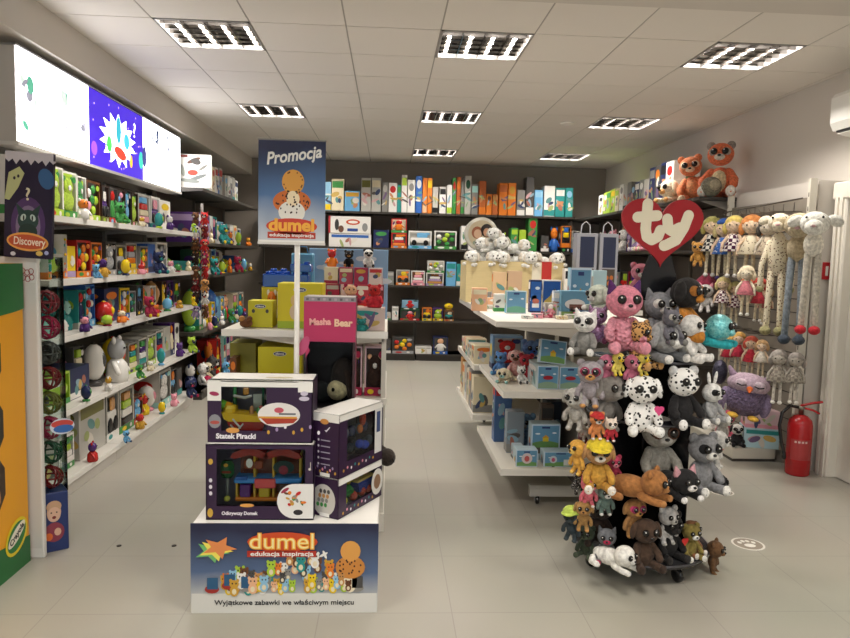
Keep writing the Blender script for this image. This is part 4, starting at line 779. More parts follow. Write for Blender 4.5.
# two cartons turned to the right
ANG = math.atan2(.31, .18)
def side_carton(label, z, h, L=.36, d=.15, kind=0, name='window_toy_box'):
    t = thing(name, label, 'toy box', (-.19+.18*.5, 2.862+.31*.5, z), ANG, G); w = L
    b = open_carton(t, w, h, d, (-w*.33, h*.22, w*.42, h-.03), True)
    b.M = Matrix.Translation((-w/2, d/2, 0)) @ Matrix.Rotation(-PI/2, 4, 'Z')
    if kind == 0:
        for k in range(5): b.disc(-.03, h*.2+.026*k, .005, .006, -.001, mat('d8d4dc'), 8); b.rect(-.018, h*.2+.026*k-.003, .03, h*.2+.026*k+.002, -.001, mat('a8a0b0'))
        b.poly([(.0, h*.74), (.01, h*.71), (.03, h*.79), (.026, h*.8), (.01, h*.74)], -.001, mat('e0dce6')); b.rect(-d/2, h-.035, d/2, h, -.001, mat('eceae4')); b.disc(0, h-.035, .022, .012, -.0015, mat('c88a48'), 12)
        for k in range(10): b.disc(-.06+.013*k, .022+.01*(k % 3), .005, .007, -.001, mat(['gold','pink','lilac'][k % 3]), 7)
    else:
        b.disc(0, h*.42, .06, h*.4, -.001, mat('cfcac2'), 24)
        for k in range(12): b.disc(-.03+.005*k, h*.3+.02*(k % 4), .008, .01, -.0014, mat(['green','grey','tan','dark grey'][k % 4]), 8)
    b.rect(-.02, .002, .03, .018, -.0018, mat('f2f0ea'))
    b.M = Matrix.Identity(4)
    if kind == 0:
        b.rect(w*.3, h*.15, w*.47, h*.9, -.001, mat('dcdad8')); b.rect(w*.34, h*.5, w*.43, h*.85, -.0014, mat('3a4a78'))
    else: b.disc(w*.38, h*.45, .05, h*.35, -.001, mat('d8d6d0'), 20); b.disc(w*.38, h*.45, .03, h*.2, -.0014, mat('8a6a50'), 14)
    for k in range(9): b.disc(-w*.4+.03*k, h*.1+.008*(k % 2), .006, .007, -.001, mat(['gold','pink','e8e4ea','teal'][k % 4]), 8)
    b.build('carton', t); MB().box((-w*.33, .0045, h*.18), (w*.42, .0055, h-.02), FILM()).build('clear_window', t)
    toy = MB()
    if kind == 0:
        for k in range(9): toy.ell((-.09+.027*k, .04+.01*(k % 2), h*.35+.035*((k*2) % 4)), (.022, .02, .026), g(['3a4a5c','6a7080','2a3240','navy'][k % 4]), seg=10, rings=7)
        toy.ell((.05, .03, h*.78), (.016, .016, .034), g('c03a24')); toy.ell((.03, .03, h*.62), (.014, .014, .02), g('d87838')); toy.ell((.02, .025, h*.38), (.024, .02, .02), g('2f4ac0')); toy.ell((.065, .025, h*.33), (.026, .02, .02), g('2f4ac0'))
        toy.build('boxed_toy', t)
        text('Interaktywny Zestaw' if False else 'Robot', .014, 'white', t, (.02, -.0018, h*.13)) if False else None
    else:
        toy.rbox((-.12, .02, h*.3), (-.01, .1, h*.62), g('2a7a3c'), .02); toy.rbox((-.11, .03, h*.55), (-.06, .09, h*.8), g('2a7a3c'), .012); toy.ell((-.05, .04, h*.78), (.02, .02, .025), g('c8b040')); toy.ell((-.1, .04, h*.75), .018, g('b03a28'))
        for x, cc in ((-.1, '2a7a3c'), (-.02, '2a4aa8'), (.05, '2a4aa8'), (.1, '2a4aa8')): toy.ell((x, .03, h*.3), (.022, .02, .022), g('d8d030' if x == -.1 else 'c04030')); 
        toy.prism([(.02, h*.32), (.12, h*.32), (.135, h*.62), (.005, h*.62)], .02, .1, g('243a90')); toy.rbox((.0, .015, h*.6), (.14, .105, h*.66), g('d8b860'), .004)
        for x in (.03, .07, .11): toy.ell((x, .05, h*.74), (.016, .016, .022), g('d8a080' if x != .07 else 'grey'))
        toy.build('boxed_toy', t)
    return t
side_carton('purple window carton with green tractor and trailer, right on the stand', .3815, .175, kind=1)
side_carton('purple window carton with dark blue toy, stacked above the tractor carton', .5575, .275, kind=0)
for k in range(2):
    solid_box(.2, .198, .2, PU, 'white', 'toy_box', ['dark purple carton hidden low behind the turned cartons', 'dark purple carton with white top carrying the tall pink doll box'][k], 'box', G, 20+k, (-.3, 3.215, .3815+.2*k), 0)
bpy.context.view_layer.update()
f = MB(); f.box((-.101, -.003, .165), (.101, .2, .2005), mat('eceae4')); f.disc(0, .163, .025, .012, -.004, mat('c88a48'), 14); o = f.build('carton_lid'); o.parent = [x for x in C.objects if x.get('label', '').startswith('dark purple carton with white top')][0]
# tall pink doll box
x0 = at(303, 400, 3.22).x; x1 = at(354.5, 400, 3.22).x; w = x1-x0; zb = .7835; h = at(330, 297, 3.22).z-zb
t = thing('doll_box', 'tall pink and black window box with a doll, leaning above the cartons', 'toy box', ((x0+x1)/2, 3.225, zb), 0, None)
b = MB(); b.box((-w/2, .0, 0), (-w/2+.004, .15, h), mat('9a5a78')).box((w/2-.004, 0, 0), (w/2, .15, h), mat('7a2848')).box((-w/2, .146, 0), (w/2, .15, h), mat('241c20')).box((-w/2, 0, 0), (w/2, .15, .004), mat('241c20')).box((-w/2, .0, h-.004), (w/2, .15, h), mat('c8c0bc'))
b.box((-w/2, -.001, h*.6), (w/2, .003, h-.02), mat('b02c58')).box((-w/2, -.0012, h-.022), (w/2, .003, h), mat('8a8488')).box((-w/2, -.001, 0), (-w/2+.012, .003, h*.6), mat('2a2024')).box((w/2-.012, -.001, 0), (w/2, .003, h*.6), mat('3a2024'))
b.add([(-w/2+.01, -.0012, h*.6), (-w/2+.03, -.0012, h*.52), (-w/2+.01, -.0012, h*.45)], [(0, 2, 1)], mat('b02c58'))
for k in range(9): b.rect(-w/2+.01+.026*k, h-.017, -w/2+.022+.026*k, h-.006, -.0018, mat(['5a5458','a89aa0'][k % 2]))
b.disc(-w/2+.0, h*.56, .022, .05, -.0016, mat('c05078'), 14, -.4); b.build('carton', t)
MB().box((-w/2+.01, .0032, .003), (w/2-.01, .0042, h*.6), FILM()).build('clear_window', t)
dl = MB(); dl.ell((.035, .06, .075), (.05, .045, .05), mat('e8cfa0', 'fur')); dl.ell((.06, .09, .13), (.06, .05, .1), mat('2a1c18', 'fur')); dl.ell((.018, .014, .085), (.008, .005, .01), g('black')); dl.ell((-.05, .09, .06), (.05, .04, .055), mat('1c1a1a', 'fur')); dl.tube([(.08, .05, .16), (.1, .05, .04)], [.016, .014], mat('3a2418', 'fur'))
dl.build('boxed_doll', t)
text('Masha', .042, 'e8a8a0', t, (-.045, -.0022, h*.775), bold=.0018, width=.1, rot=(PI/2, R(-2), 0)); text('Bear', .046, 'e8c0a0', t, (.062, -.0022, h*.768), bold=.002, width=.085)
# ================================================================ white island A (behind the stand)
IG = None
ia = thing('island_shelving', 'white shelving island behind the cardboard stand', 'shelving', (-.43, 3.66, 0)); ws = mat('e4dfd4', 'card'); hw = .435
for z in (.42, .74, 1.10):
    s = MB(); s.rbox((-hw, 0, z-.028), (hw, .92, z), ws, .003); s.box((-hw-.002, -.004, z-.034), (hw+.002, 0, z+.002), mat('f0ece2', 'gloss'))
    if z > 1:
        for x in (-hw+.01, hw-.02): s.add([(x, .02, z-.028), (x+.008, .02, z-.028), (x+.008, .5, z-.028), (x, .5, z-.028), (x, .5, z-.07), (x+.008, .5, z-.07)], [(0,1,2,3), (0,3,4), (1,5,2), (0,4,5,1), (3,2,5,4)], ws)
        s.add([(-hw+.02, .03, z-.028), (0, .03, z-.028), (hw-.02, .03, z-.028), (hw-.02, .03, z-.055), (0, .03, z-.085)], [(0, 4, 3, 2, 1)], ws)
    s.build('shelf', ia)
for x, y in ((-hw+.02, .46), (hw-.03, .03), (hw-.03, .85)): s = MB(); s.box((x, y, .08), (x+.025, y+.03, 1.07), mat('d8d3c8', 'card')); s.build('upright', ia)
s = MB(); s.box((-hw, .45, .1), (hw-.05, .47, 1.07), mat('b8b2a6', 'matt')); s.build('back_panel', ia)
s = MB(); s.box((-hw, .01, .0), (hw, .9, .1), ws); s.build('plinth', ia)
YY = 3.7; zt = 1.1015
def logo_oval(parent, x, z, s, y=-.002):
    m = MB(); m.disc(x, z, s*1.0, s*.36, y, mat('d8d8e0'), 20); m.disc(x, z, s*.92, s*.3, y-.0004, mat('1a2440'), 20); o = m.build('logo'); o.parent = parent; text('chicco', s*.5, 'f0f0f0', parent, (x, y-.001, z), bold=.0004, width=s*1.3, ext=.0003)
AY = 'c9c020'
def yellow_box(pxa, pxb, ytop, Y, z, d, label, logo=.03, art=True, c=AY):
    xa = at(pxa, 320, Y).x; xb = at(pxb, 320, Y).x; w = xb-xa; h = at((pxa+pxb)/2, ytop, Y).z-z
    o = solid_box(w, h, d, c, 'olive', 'yellow_toy_box', label, 'box', 'acid yellow toy boxes on the white island', int(pxa), ((xa+xb)/2, Y, z), 0, art=False)
    if logo: logo_oval(o, w*(.0), h*.86 if h > .15 else h*.8, logo)
    return o, w, h
o, w_, h_ = yellow_box(248, 272.5, 301, 3.78, zt, .14, 'small acid yellow box with a face of two dots, on the island')
for q_ in (-1, 1): m = MB(); m.disc(q_*w_*.28, h_*.62, .009, .011, -.0015, mat('4a4a40'), 10); x = m.build('printed_dot'); x.parent = o
o, w_, h_ = yellow_box(277.5, 322, 283.5, 3.76, zt, .2, 'tall acid yellow box with green lower edge behind the pole', .035, c='d8c820')
m = MB(); m.rect(-w_/2, 0, w_/2, h_*.16, -.0012, mat('9ab02a')); m.disc(-.03, h_*.62, .02, .03, -.0013, mat('d8b878')); m.disc(-.03, h_*.36, .025, .04, -.0014, mat('d8c0a0')); x = m.build('printed_picture'); x.parent = o
o, w_, h_ = yellow_box(258, 302, 347, 3.72, .7415, .25, 'large acid yellow box with oval logo on the island lower shelf', .035)
m = MB(); m.disc(-w_*.25, h_*.4, .005, .014, -.0015, mat('8a5a20'), 9); m.disc(-w_*.18, h_*.42, .005, .014, -.0015, mat('8a5a20'), 9); x = m.build('printed_picture'); x.parent = o
yellow_box(230, 256, 343, 3.85, .7415, .2, 'dull yellow box at left of the island lower shelf', 0, c='8f8a2a')
solid_box(.035, .2, .1, 'brown', 'orange', 'game_box', 'slim orange and brown box leaning at the left island shelf edge', 'box', None, 3, (-.82, 3.72, .7415), 0)
f = MB(); f.ell((0, 0, .025), (.035, .03, .025), mat('brown', 'fur')); f.ell((-.02, -.01, .05), .016, mat('tan', 'fur')); f.ell((.02, -.01, .05), .016, mat('brown', 'fur')); o = f.build('plush_toy'); o.location = (-.755, 3.74, 1.102); tag(o, 'tiny brown plush beside the small yellow box on the island', 'plush toy')
small_figure(.07, .2, 'white', 'orange', 'white toy figure with orange head behind the small yellow box', None, (-.66, 3.95, 1.102), 0)
solid_box(.09, .19, .1, 'white', 'peach', 'toy_box', 'small white box between the two yellow boxes on the island', 'box', None, 4, (-.575, 3.93, 1.1015))
# blue bricks, bag, sky header
def brick(x, y, z, w, d, h, label):
    t = thing('building_brick_case', label, 'toy brick', (x, y, z), 0, 'blue brick-shaped cases on the island'); m = mat('1f4fa8', 'gloss'); MB().rbox((-w/2, 0, 0), (w/2, d, h), m, .006).build('brick_body', t)
    n = max(2, round(w/.05)); nj = max(1, int(d/.06))
    for k in range(n):
        for j in range(nj): MB().lathe([(.014, h), (.014, h+.012), (.011, h+.014)], m, 12, (-w/2+w*(k+.5)/n, d*(j+.5)/nj, 0)).build('stud', t)
    return t
solid_box(.3, .21, .14, 'c8b820', 'olive', 'yellow_toy_box', 'acid yellow box under the blue bricks, behind the pole', 'box', 'acid yellow toy boxes on the white island', 31, (-.57, 4.0, zt), art=False)
brick(-.585, 4.0, zt+.2105, .26, .13, .075, 'long blue brick-shaped case on yellow box behind the pole'); brick(-.50, 4.0, zt+.301, .12, .13, .045, 'small blue brick-shaped case on top of the long one')
brick(-.655, 3.93 if False else 4.15, zt+.2105 if False else zt, .12, .12, .3, 'tall blue brick-shaped case left of the pole, on the island')
bg = thing('gift_bag', 'pale blue paper bag behind the blue bricks on the island', 'bag', (at(300, 262, 4.2).x, 4.33, zt)); MB().rbox((-.07, 0, 0), (.07, .06, .41), mat('5f9ab8'), .01).build('bag_body', bg); MB().tube([(-.03, .03, .41), (-.02, .03, .45), (.02, .03, .45), (.03, .03, .41)], .004, mat('2f6a90'), 6).build('handle', bg)
xa, xb = at(309, 270, 4.42).x, at(388, 270, 4.42).x; zz = at(350, 249, 4.42).z
t = thing('header_board', 'sky blue board with white clouds standing on the island', 'sign', ((xa+xb)/2, 4.44, zt)); w = xb-xa; f = MB(); f.rbox((-w/2, 0, 0), (w/2, .02, zz-zt), mat('8fb4d6'), .003)
for cx, cz, s in ((w*.22, zz-zt-.06, .035), (-w*.3, zz-zt-.12, .03), (w*.4, zz-zt-.2, .04), (-w*.05, zz-zt-.09, .02)):
    for q in (-1, 0, 1): f.disc(cx+q*s, cz, s*.9, s*(.45+.2*(q == 0)), -.001-.0002*(q+1), mat('d4dee6'), 14)
f.build('board', t)
# small red and pink boxes piled in front of the board
k = 0; G2 = 'small red and pink toy boxes piled on the island'
cols = [('crimson','pink'),('a8304a','white'),('red','cream'),('b04058','pink'),('crimson','light grey'),('d8bcb8','crimson'),('c03a4a','white'),('dark red','pink'),('cream','crimson'),('a83a50','cream'),('crimson','gold'),('e0ccc8','red')]
nmz = ['bottom', 'middle', 'top']
for rr in range(3):
    for cc in range(4):
        c1, c2 = cols[k]; wn = {'a8304a':'rose red','b04058':'dusty red','d8bcb8':'pale pink','c03a4a':'bright rose','a83a50':'dull red','e0ccc8':'off-white'}.get(c1, c1)
        hh = (.12, .11, .1)[rr]
        solid_box(.08, hh, .1, c1, c2, 'small_toy_box', f"small {wn} box with {c2} print, {ORD[cc]} from left in {nmz[rr]} layer", 'box', G2, 50+k, (-.335+.088*cc+.01*(rr % 2), 4.12-.0*rr, zt+(0, .1205, .231)[rr]), 0); k += 1
zt3 = zt+.3325
plush('black plush sitting on the red boxes before the sky board', (-.235, 4.2, zt3), .11, 'black', 'tan', 0, group=None, name='plush_toy', ears='round'); plush('panda-like white and black plush on the red boxes', (-.12, 4.2, zt3), .12, 'white', 'black', .2, group=None, name='plush_toy', ears='round', ear_c='black', mask='black', body_c='white')
small_figure(.07, .11, 'orange', 'red', 'orange-red figure at left end of the red boxes', None, (-.335, 4.13, zt3), 0)
GD = 'rag dolls in the front row of the island'
solid_box(.24, .12, .14, 'd8c0b8', 'teal', 'toy_box', 'open patterned tray box holding dolls at the right island corner', 'box', None, 60, (-.13, 3.72, zt))
small_figure(.1, .13, 'crimson', 'peach', 'blond doll in crimson on the patterned tray box', GD, (-.19, 3.74, zt+.1215), .2, 'rag_doll', 'doll', True)
t = small_figure(.1, .13, 'd02a38', 'red', 'doll in red dotted headscarf on the patterned tray box', GD, (-.08, 3.74, zt+.1215), -.2, 'rag_doll', 'doll', True)
small_figure(.07, .07, 'teal', 'teal', 'teal toy lump in front of the dolls on island corner', GD, (-.135, 3.665, zt), 0, 'toy_figure', 'toy', True)
# lower right: brown haired dolls in pink boxes
for q in range(2):
    window_box(.11, .27, .12, 'd8b8c0', 'crimson', 'doll_box', ['pink window box with a brown-haired doll, outer one on island lower shelf', 'pink window box with a dark-haired doll, next to the tall box'][q], 'toy box', 'pink doll boxes on the island lower shelf', 70+q, (-.06-.125*q, 3.735, .7415), 0, style=4, pal=['dark brown', 'peach', 'white', 'pink'], inner='dark brown')
# big dark bear on the low shelf with one leg out
t = thing('plush_bear', 'dark brown plush bear behind the cartons, its clawed paw sticking out', 'plush toy', (-.2, 3.48, .42), 0)
b = MB(); dk = mat('2e241c', 'fur'); b.ell((-.1, .34, .13), (.16, .1, .13), dk); b.ell((-.1, .3, .05), (.17, .1, .05), dk); b.tube([(-.02, .3, .08), (.1, .14, .08), (.19, .06, .045)], [.055, .05, .045], dk); b.ell((.215, .03, .045), (.045, .06, .045), dk); b.build('body', t)
for k in range(4): MB().tube([(.195+.016*k, -.012+.006*abs(k-1.5), .05), (.2+.017*k, -.032, .038)], [.006, .003], mat('1a1512', 'gloss'), 6).build('claw', t)
# ================================================================ right white island
IXL = .69
def iso(name, label, x, y0, y1, levels, wd, top_z, cs='e2dccf'):
    t = thing(name, label, 'shelving', (x, y0, 0), 0, 'white shelving islands of the middle aisle'); m = mat(cs, 'card'); L = y1-y0
    for z in levels: s = MB(); s.rbox((0, 0, z-.03), (wd, L, z), m, .003); s.box((-.004, -.004, z-.036), (wd, 0, z+.003), mat('ece7dc', 'gloss')); s.box((-.004, 0, z-.036), (0, L, z+.003), mat('ece7dc', 'gloss')); s.build('shelf', t)
    s = MB(); s.box((wd*.5-.01, .03, .12), (wd*.5+.01, L-.03, levels[-1]-.03), mat('5a554e', 'matt')); s.box((wd*.5, L*.5-.0, .12), (wd-.02, L*.5+.01, levels[-1]-.03), mat('5a554e', 'matt')); s.build('back_panel', t)
    s = MB(); s.box((.25, L-.045, .05), (wd-.25, L-.02, .12), m); s.build('foot_bar', t); s = MB(); s.box((.2, .1, .05), (wd-.2, .14, .12), mat('b8b4ac', 'card')); s.build('foot_bar', t)
    for xx in (wd*.5-.02,): s = MB(); s.box((xx, L-.04, .05), (xx+.04, L-.001, levels[-1]-.03), mat('d8d2c4', 'card')); s.build('upright', t)
    for xx, yy in ((.25, .12), (wd-.25, .12), (.25, L-.06), (wd-.25, L-.06)):
        cs_ = MB(); cs_.box((xx-.012, yy-.012, .045), (xx+.012, yy+.012, .06), mat('silver', 'metal')); cs_.M = Matrix.Translation((xx, yy-.01, .0275)) @ Matrix.Rotation(PI/2, 4, 'Y'); cs_.lathe([(.02, -.011), (.027, -.007), (.027, .007), (.02, .011)], mat('1a1a1a', 'gloss'), 16); cs_.M = Matrix.Identity(4)
        for q in (-.015, .015): cs_.box((xx+q-.002, yy-.02, .022), (xx+q+.002, yy+.01, .055), mat('silver', 'metal'))
        cs_.build('caster', t)
    return t
iso('island_shelving', 'nearer white shelving island with blue boxes, beside the plush carousel', .70, 4.0, 5.08, [.25, .72], .98, 1.14)
iso('island_shelving', 'farther white shelving island carrying the wooden crate', .665, 5.12, 6.3, [.32, .70, 1.14], 1.27, 1.14)
tp = thing('white_counter', 'white top board of the nearer island, with small boxes on it', 'shelf board', (.64, 4.0, 0)); s = MB(); s.rbox((0, 0, 1.105), (1.04, 1.1, 1.14), mat('e4dfd4', 'card'), .004); s.add([(.03, .01, 1.105), (1.01, .01, 1.105), (1.01, .01, 1.08), (.52, .01, 1.04)], [(0, 3, 2, 1)], mat('cfc9bd', 'card')); s.build('board', tp); 
for y in (.4, .8): s = MB(); s.box((.56, y, .7201), (.58, y+.04, 1.1049), mat('d8d2c4')); s.build('support_post', tp)
# wooden crate
cx0, cx1 = at(465, 300, 5.75).x, at(562, 300, 5.75).x; cz0 = 1.1415; cz1 = at(510, 261.5, 5.75).z
t = thing('wooden_crate', 'pale wooden crate with a red ribbon, filled with white plush lambs', 'crate', ((cx0+cx1)/2, 5.72, cz0)); w = cx1-cx0; h = cz1-cz0; wd = mat('dcc894', 'wood')
b = MB(); b.box((-w/2, 0, 0), (w/2, .015, h), wd).box((-w/2, .435, 0), (w/2, .45, h), wd).box((-w/2, .015, 0), (-w/2+.015, .435, h), wd).box((w/2-.015, .015, 0), (w/2, .435, h), wd).box((-w/2+.015, .015, 0), (w/2-.015, .435, .015), wd); b.build('crate_body', t)
rb = MB(); rb.box((w*.27, -.003, 0), (w*.37, 0, h+.002), mat('b8302c')); rb.box((w*.27, -.003, h), (w*.37, .453, h+.004), mat('b8302c')); rb.build('ribbon', t)
rb = MB(); rb.box((w*.17, -.002, .0), (w*.265, 0, h), mat('e6dfcc')); rb.build('paper_band', t)
s = MB(); s.box((-w/2+.016, .016, .016), (w/2-.016, .434, h-.07), mat('cfc8b8', 'matt')); s.build('filling_board', t)
G3 = 'white plush lambs heaped in the crate'; r = random.Random(21)
lp = [(-.32,.08,0),(-.2,.1,0),(-.08,.08,0),(.04,.1,0),(.14,.08,0),(.25,.1,0),(.36,.1,0),(-.27,.28,0),(-.14,.3,0),(0,.28,0),(.12,.3,0),(-.2,.17,.09),(-.08,.18,.1),(.03,.17,.085),(-.12,.24,.16)]
for k, (x, y, z) in enumerate(lp):
    plush(f"white curly plush lamb in the crate, {'front row' if y < .12 else 'back row' if y > .25 and z == 0 else 'upper layer'}, {ORD[k if k < 7 else k-7 if k < 11 else k-11]} from left", ((cx0+cx1)/2+x, 5.74+y, cz1-.045+z*1.25), .24, 'f6f3ea', 'white', r.uniform(-.9, .9), kind='curl', eye_k=.45, ears='flop', pose='lie', group=G3, name='plush_lamb', roll=r.uniform(-.3, .3), ear_c='d8cfc0')
# round tin behind
t = thing('round_tin', 'round pale gift tin with a picture of two children, behind the lambs', 'tin', (at(481, 235, 6.22).x, 6.22, 1.1415)); rr = .148; zc = at(481, 234, 6.22).z-1.1415
b = MB(); b.M = Matrix.Translation((0, 0, zc)) @ Matrix.Rotation(PI/2, 4, 'X'); b.lathe([(rr*.96, -.04), (rr, -.035), (rr, .035), (rr*.96, .04)], mat('d8d4c4', 'gloss'), 32); b.M = Matrix.Identity(4)
b.disc(0, zc, rr*.82, rr*.82, -.0405, mat('c8b898'), 28); b.disc(-.04, zc+.01, .05, .055, -.041, mat('9a5a3a'), 16); b.disc(-.035, zc, .035, .04, -.0414, mat('d8b090'), 16); b.disc(.045, zc+.03, .055, .06, -.041, mat('2e2420'), 16); b.disc(.045, zc+.015, .03, .038, -.0414, mat('c89878'), 14); b.disc(0, zc-.08, .08, .03, -.0412, mat('8a9a88'), 14); b.build('tin_body', t)
s = MB(); s.rbox((-.07, -.06, 0), (.07, .06, max(.03, zc-rr+.004)), mat('dark grey'), .004); s.build('stand', t)
# gift bags / tall boxes
for k, (pa, pb) in enumerate(((577, 598), (600.5, 619))):
    xa = at(pa, 260, 5.75).x; xb = at(pb, 260, 5.75).x; zt_ = at(590, 233, 5.75).z
    o = thing('tall_gift_box', ['tall grey gift box with navy panel and orange bears, left one', 'tall grey gift box with navy panel and orange bears, right one'][k], 'gift box', ((xa+xb)/2, 5.78, 1.1415), 0, 'tall gift boxes on the far island'); w = xb-xa; h = zt_-1.1415
    b = MB(); b.rbox((-w/2, 0, 0), (w/2, .12, h), mat('9a9aa0'), .003); b.rect(-w*.33, h*.52, w*.36, h*.95, -.001, mat('262c44')); b.rect(-w*.33, h*.2, w*.36, h*.5, -.001, mat('4a4038'))
    for q in range(4): b.disc(-.03+.02*q, h*(.3+.08*(q % 2)), .016, .02, -.0014, mat('b8682c'), 10)
    b.build('box_body', o); b = MB(); b.tube([(-.04, .06, h), (-.035, .06, h+.07), (0, .06, h+.1), (.035, .06, h+.07), (.04, .06, h)], .004, mat('d8d8dc'), 6); b.build('handle', o)
# boxes on the island top: (px0, px1, ytop, Y, type, c1, c2, label)
TG = 'small boxes on the island top'
zT = 1.1415
def top_item(pa, pb, yt, Y, ty, c1, c2, label, z=zT, d=.06, py=310, pal=None, rzz=0, group=TG, nm=None):
    xa = at(pa, py, Y).x; xb = at(pb, py, Y).x; w = xb-xa; h = at((pa+pb)/2, yt, Y).z-z; loc = ((xa+xb)/2, Y, z); seed[0] += 1
    if ty == 's': return solid_box(w, h, d, c1, c2, nm or 'small_toy_box', label, 'box', group, seed[0], loc, rzz), w, h
    if ty == 'w': return window_box(w, h, d, c1, c2, nm or 'window_toy_box', label, 'box', group, seed[0], loc, rzz, pal=pal), w, h
    if ty == 'f': return small_figure(w, h, c1, c2, label, group, loc, rzz, fur=True), w, h
def sky_cover(o, w, h, blob, field='6a9658', y=-.0025, frame='c8d8e8'):
    m = MB(); m.rect(-w/2, 0, w/2, h, y+.0006, mat(frame)); m.rect(-w*.46, h*.04, w*.46, h*.96, y, mat('6496b8')); 
    pts = [(-w*.46, h*.04), (w*.46, h*.04)]+[(w*.46-w*.92*k/8, h*(.24+.09*math.sin(PI*k/8))) for k in range(9)]; m.poly(pts, y-.0003, mat(field))
    m.disc(-w*.28, h*.62, w*.09, h*.035, y-.0005, mat('e0e8ee'), 10); m.disc(w*.3, h*.66, w*.08, h*.035, y-.0005, mat('e0e8ee'), 10); m.rect(-w*.14, h*.84, w*.14, h*.92, y-.0005, mat('2a3a70'))
    if blob: m.rect(-w*.1, h*.3, w*.1, h*.46, y-.0006, mat(blob)); m.poly([(-w*.13, h*.45), (w*.13, h*.45), (0, h*.58)], y-.0008, mat('d8a030')); 
    x = m.build('printed_picture'); x.parent = o; return x
top_item(472, 487, 288, 4.75, 's', 'peach', 'cream', 'peach box at the near-left corner of the island top'); top_item(487.5, 501, 298, 5.0, 's', 'peach', 'white', 'flat peach box second along the island top'); top_item(492, 505, 272, 5.25, 's', 'd8b890', 'orange', 'upright tan box left of the pair before the crate'); top_item(507, 521, 271, 5.25, 's', 'c8a888', 'brown', 'upright tan-brown box right of the pair before the crate')
top_item(494, 505, 294, 4.72, 's', 'white', 'green', 'small white and green box in front of the peach ones'); o, w, h = top_item(506, 526, 291, 4.6, 's', '7ab0b0', 'sky blue', 'blue-green square box in the middle of the island top'); sky_cover(o, w, h, None, '6aa890')
for k in range(6): solid_box(.07, .02+.008*(k % 3), .05, ['white','pink','crimson','cream','light grey','hot pink'][k], 'grey', 'small_packet', f"small {['white','pink','crimson','cream','light grey','hot pink'][k]} flat packet on the front of the island top", 'packet', 'flat packets on the island top', 80+k, (.86+.075*k, 4.2+.05*(k % 3), zT), .3*(k-3)*.5)
o, w, h = top_item(529.5, 541, 280, 4.72, 's', 'navy', 'white', 'tall blue box with a boat picture, left of two'); m = MB(); m.rect(-w*.45, h*.05, w*.45, h*.95, -.002, mat('2a62b0')); m.disc(0, h*.35, w*.3, h*.08, -.0024, mat('c8705a')); m.rect(-w*.3, h*.15, w*.3, h*.28, -.0024, mat('e8e4e0')); m.disc(.01, h*.75, w*.2, h*.05, -.0024, mat('d8e4f0')); x = m.build('printed_picture'); x.parent = o
o, w, h = top_item(542, 560, 280, 4.76, 's', 'white', 'navy', 'wide blue box with sea picture, right of two'); m = MB(); m.rect(-w*.47, h*.04, w*.47, h*.96, -.002, mat('1f4f98')); m.poly([(-w*.4, h*.35), (0, h*.55), (w*.42, h*.4), (w*.42, h*.3), (-w*.4, h*.28)], -.0024, mat('b8a050')); m.rect(-w*.47, h*.04, w*.47, h*.2, -.0023, mat('2a3a60')); x = m.build('printed_picture'); x.parent = o
t = top_item(545, 557, 303, 4.3, 'w', 'light grey', 'pink', 'small clear pink tub box at front of the island top', pal=['pink', 'white', 'lilac', 'crimson'])
top_item(553.5, 560, 291, 4.4, 's', 'b8c8d8', 'white', 'slim pale blue box beside the big vehicle box')
o, w, h = top_item(560.5, 589, 291, 4.36, 's', '6a98b0', 'white', 'large blue-grey box with camper van picture on island top', d=.1); m = MB(); m.rect(-w*.47, h*.04, w*.47, h*.96, -.002, mat('5a8aa8')); m.rect(-w*.47, h*.04, w*.47, h*.22, -.0022, mat('7a9a58')); m.disc(0, h*.5, w*.36, h*.2, -.0024, mat('cfd4d4'), 20); m.rect(-w*.2, h*.34, w*.3, h*.5, -.0027, mat('6a4a40'))
for q in (-.1, .08, .22): m.disc(w*q, h*.34, w*.06, w*.06, -.003, mat('3a2a28'), 10)
x = m.build('printed_picture'); x.parent = o
o, w, h = top_item(569, 590, 268, 4.55, 's', '8ab0c0', 'white', 'blue-grey box with yellow picture standing behind the van box', d=.07); sky_cover(o, w, h, 'd8c840', '7aa060')
solid_box(.12, .26, .07, 'light grey', 'white', 'small_toy_box', 'light grey box right of the blue-grey one on island top', 'box', TG, 95, (1.36, 4.7, zT)); solid_box(.1, .3, .07, 'a8c4cc', 'teal', 'small_toy_box', 'pale blue box behind the carousel on island top', 'box', TG, 96, (1.5, 4.82, zT))
for k, (x, y, hh, c1, c2) in enumerate(((.8, 5.45, .1, 'grey', 'white'), (1.02, 5.5, .14, 'white', 'pink'), (1.28, 5.45, .12, 'cream', 'tan'), (1.5, 5.6, .3, 'white', 'black'), (.72, 4.95, .03, 'light grey', 'white'), (.95, 5.0, .1, 'tan', 'white'))): solid_box(.1, hh, .08, c1, c2, 'small_toy_box', f"small {c1} box with {c2} print close before the crate", 'box', TG, 110+k, (x, y, zT+.0), 0)
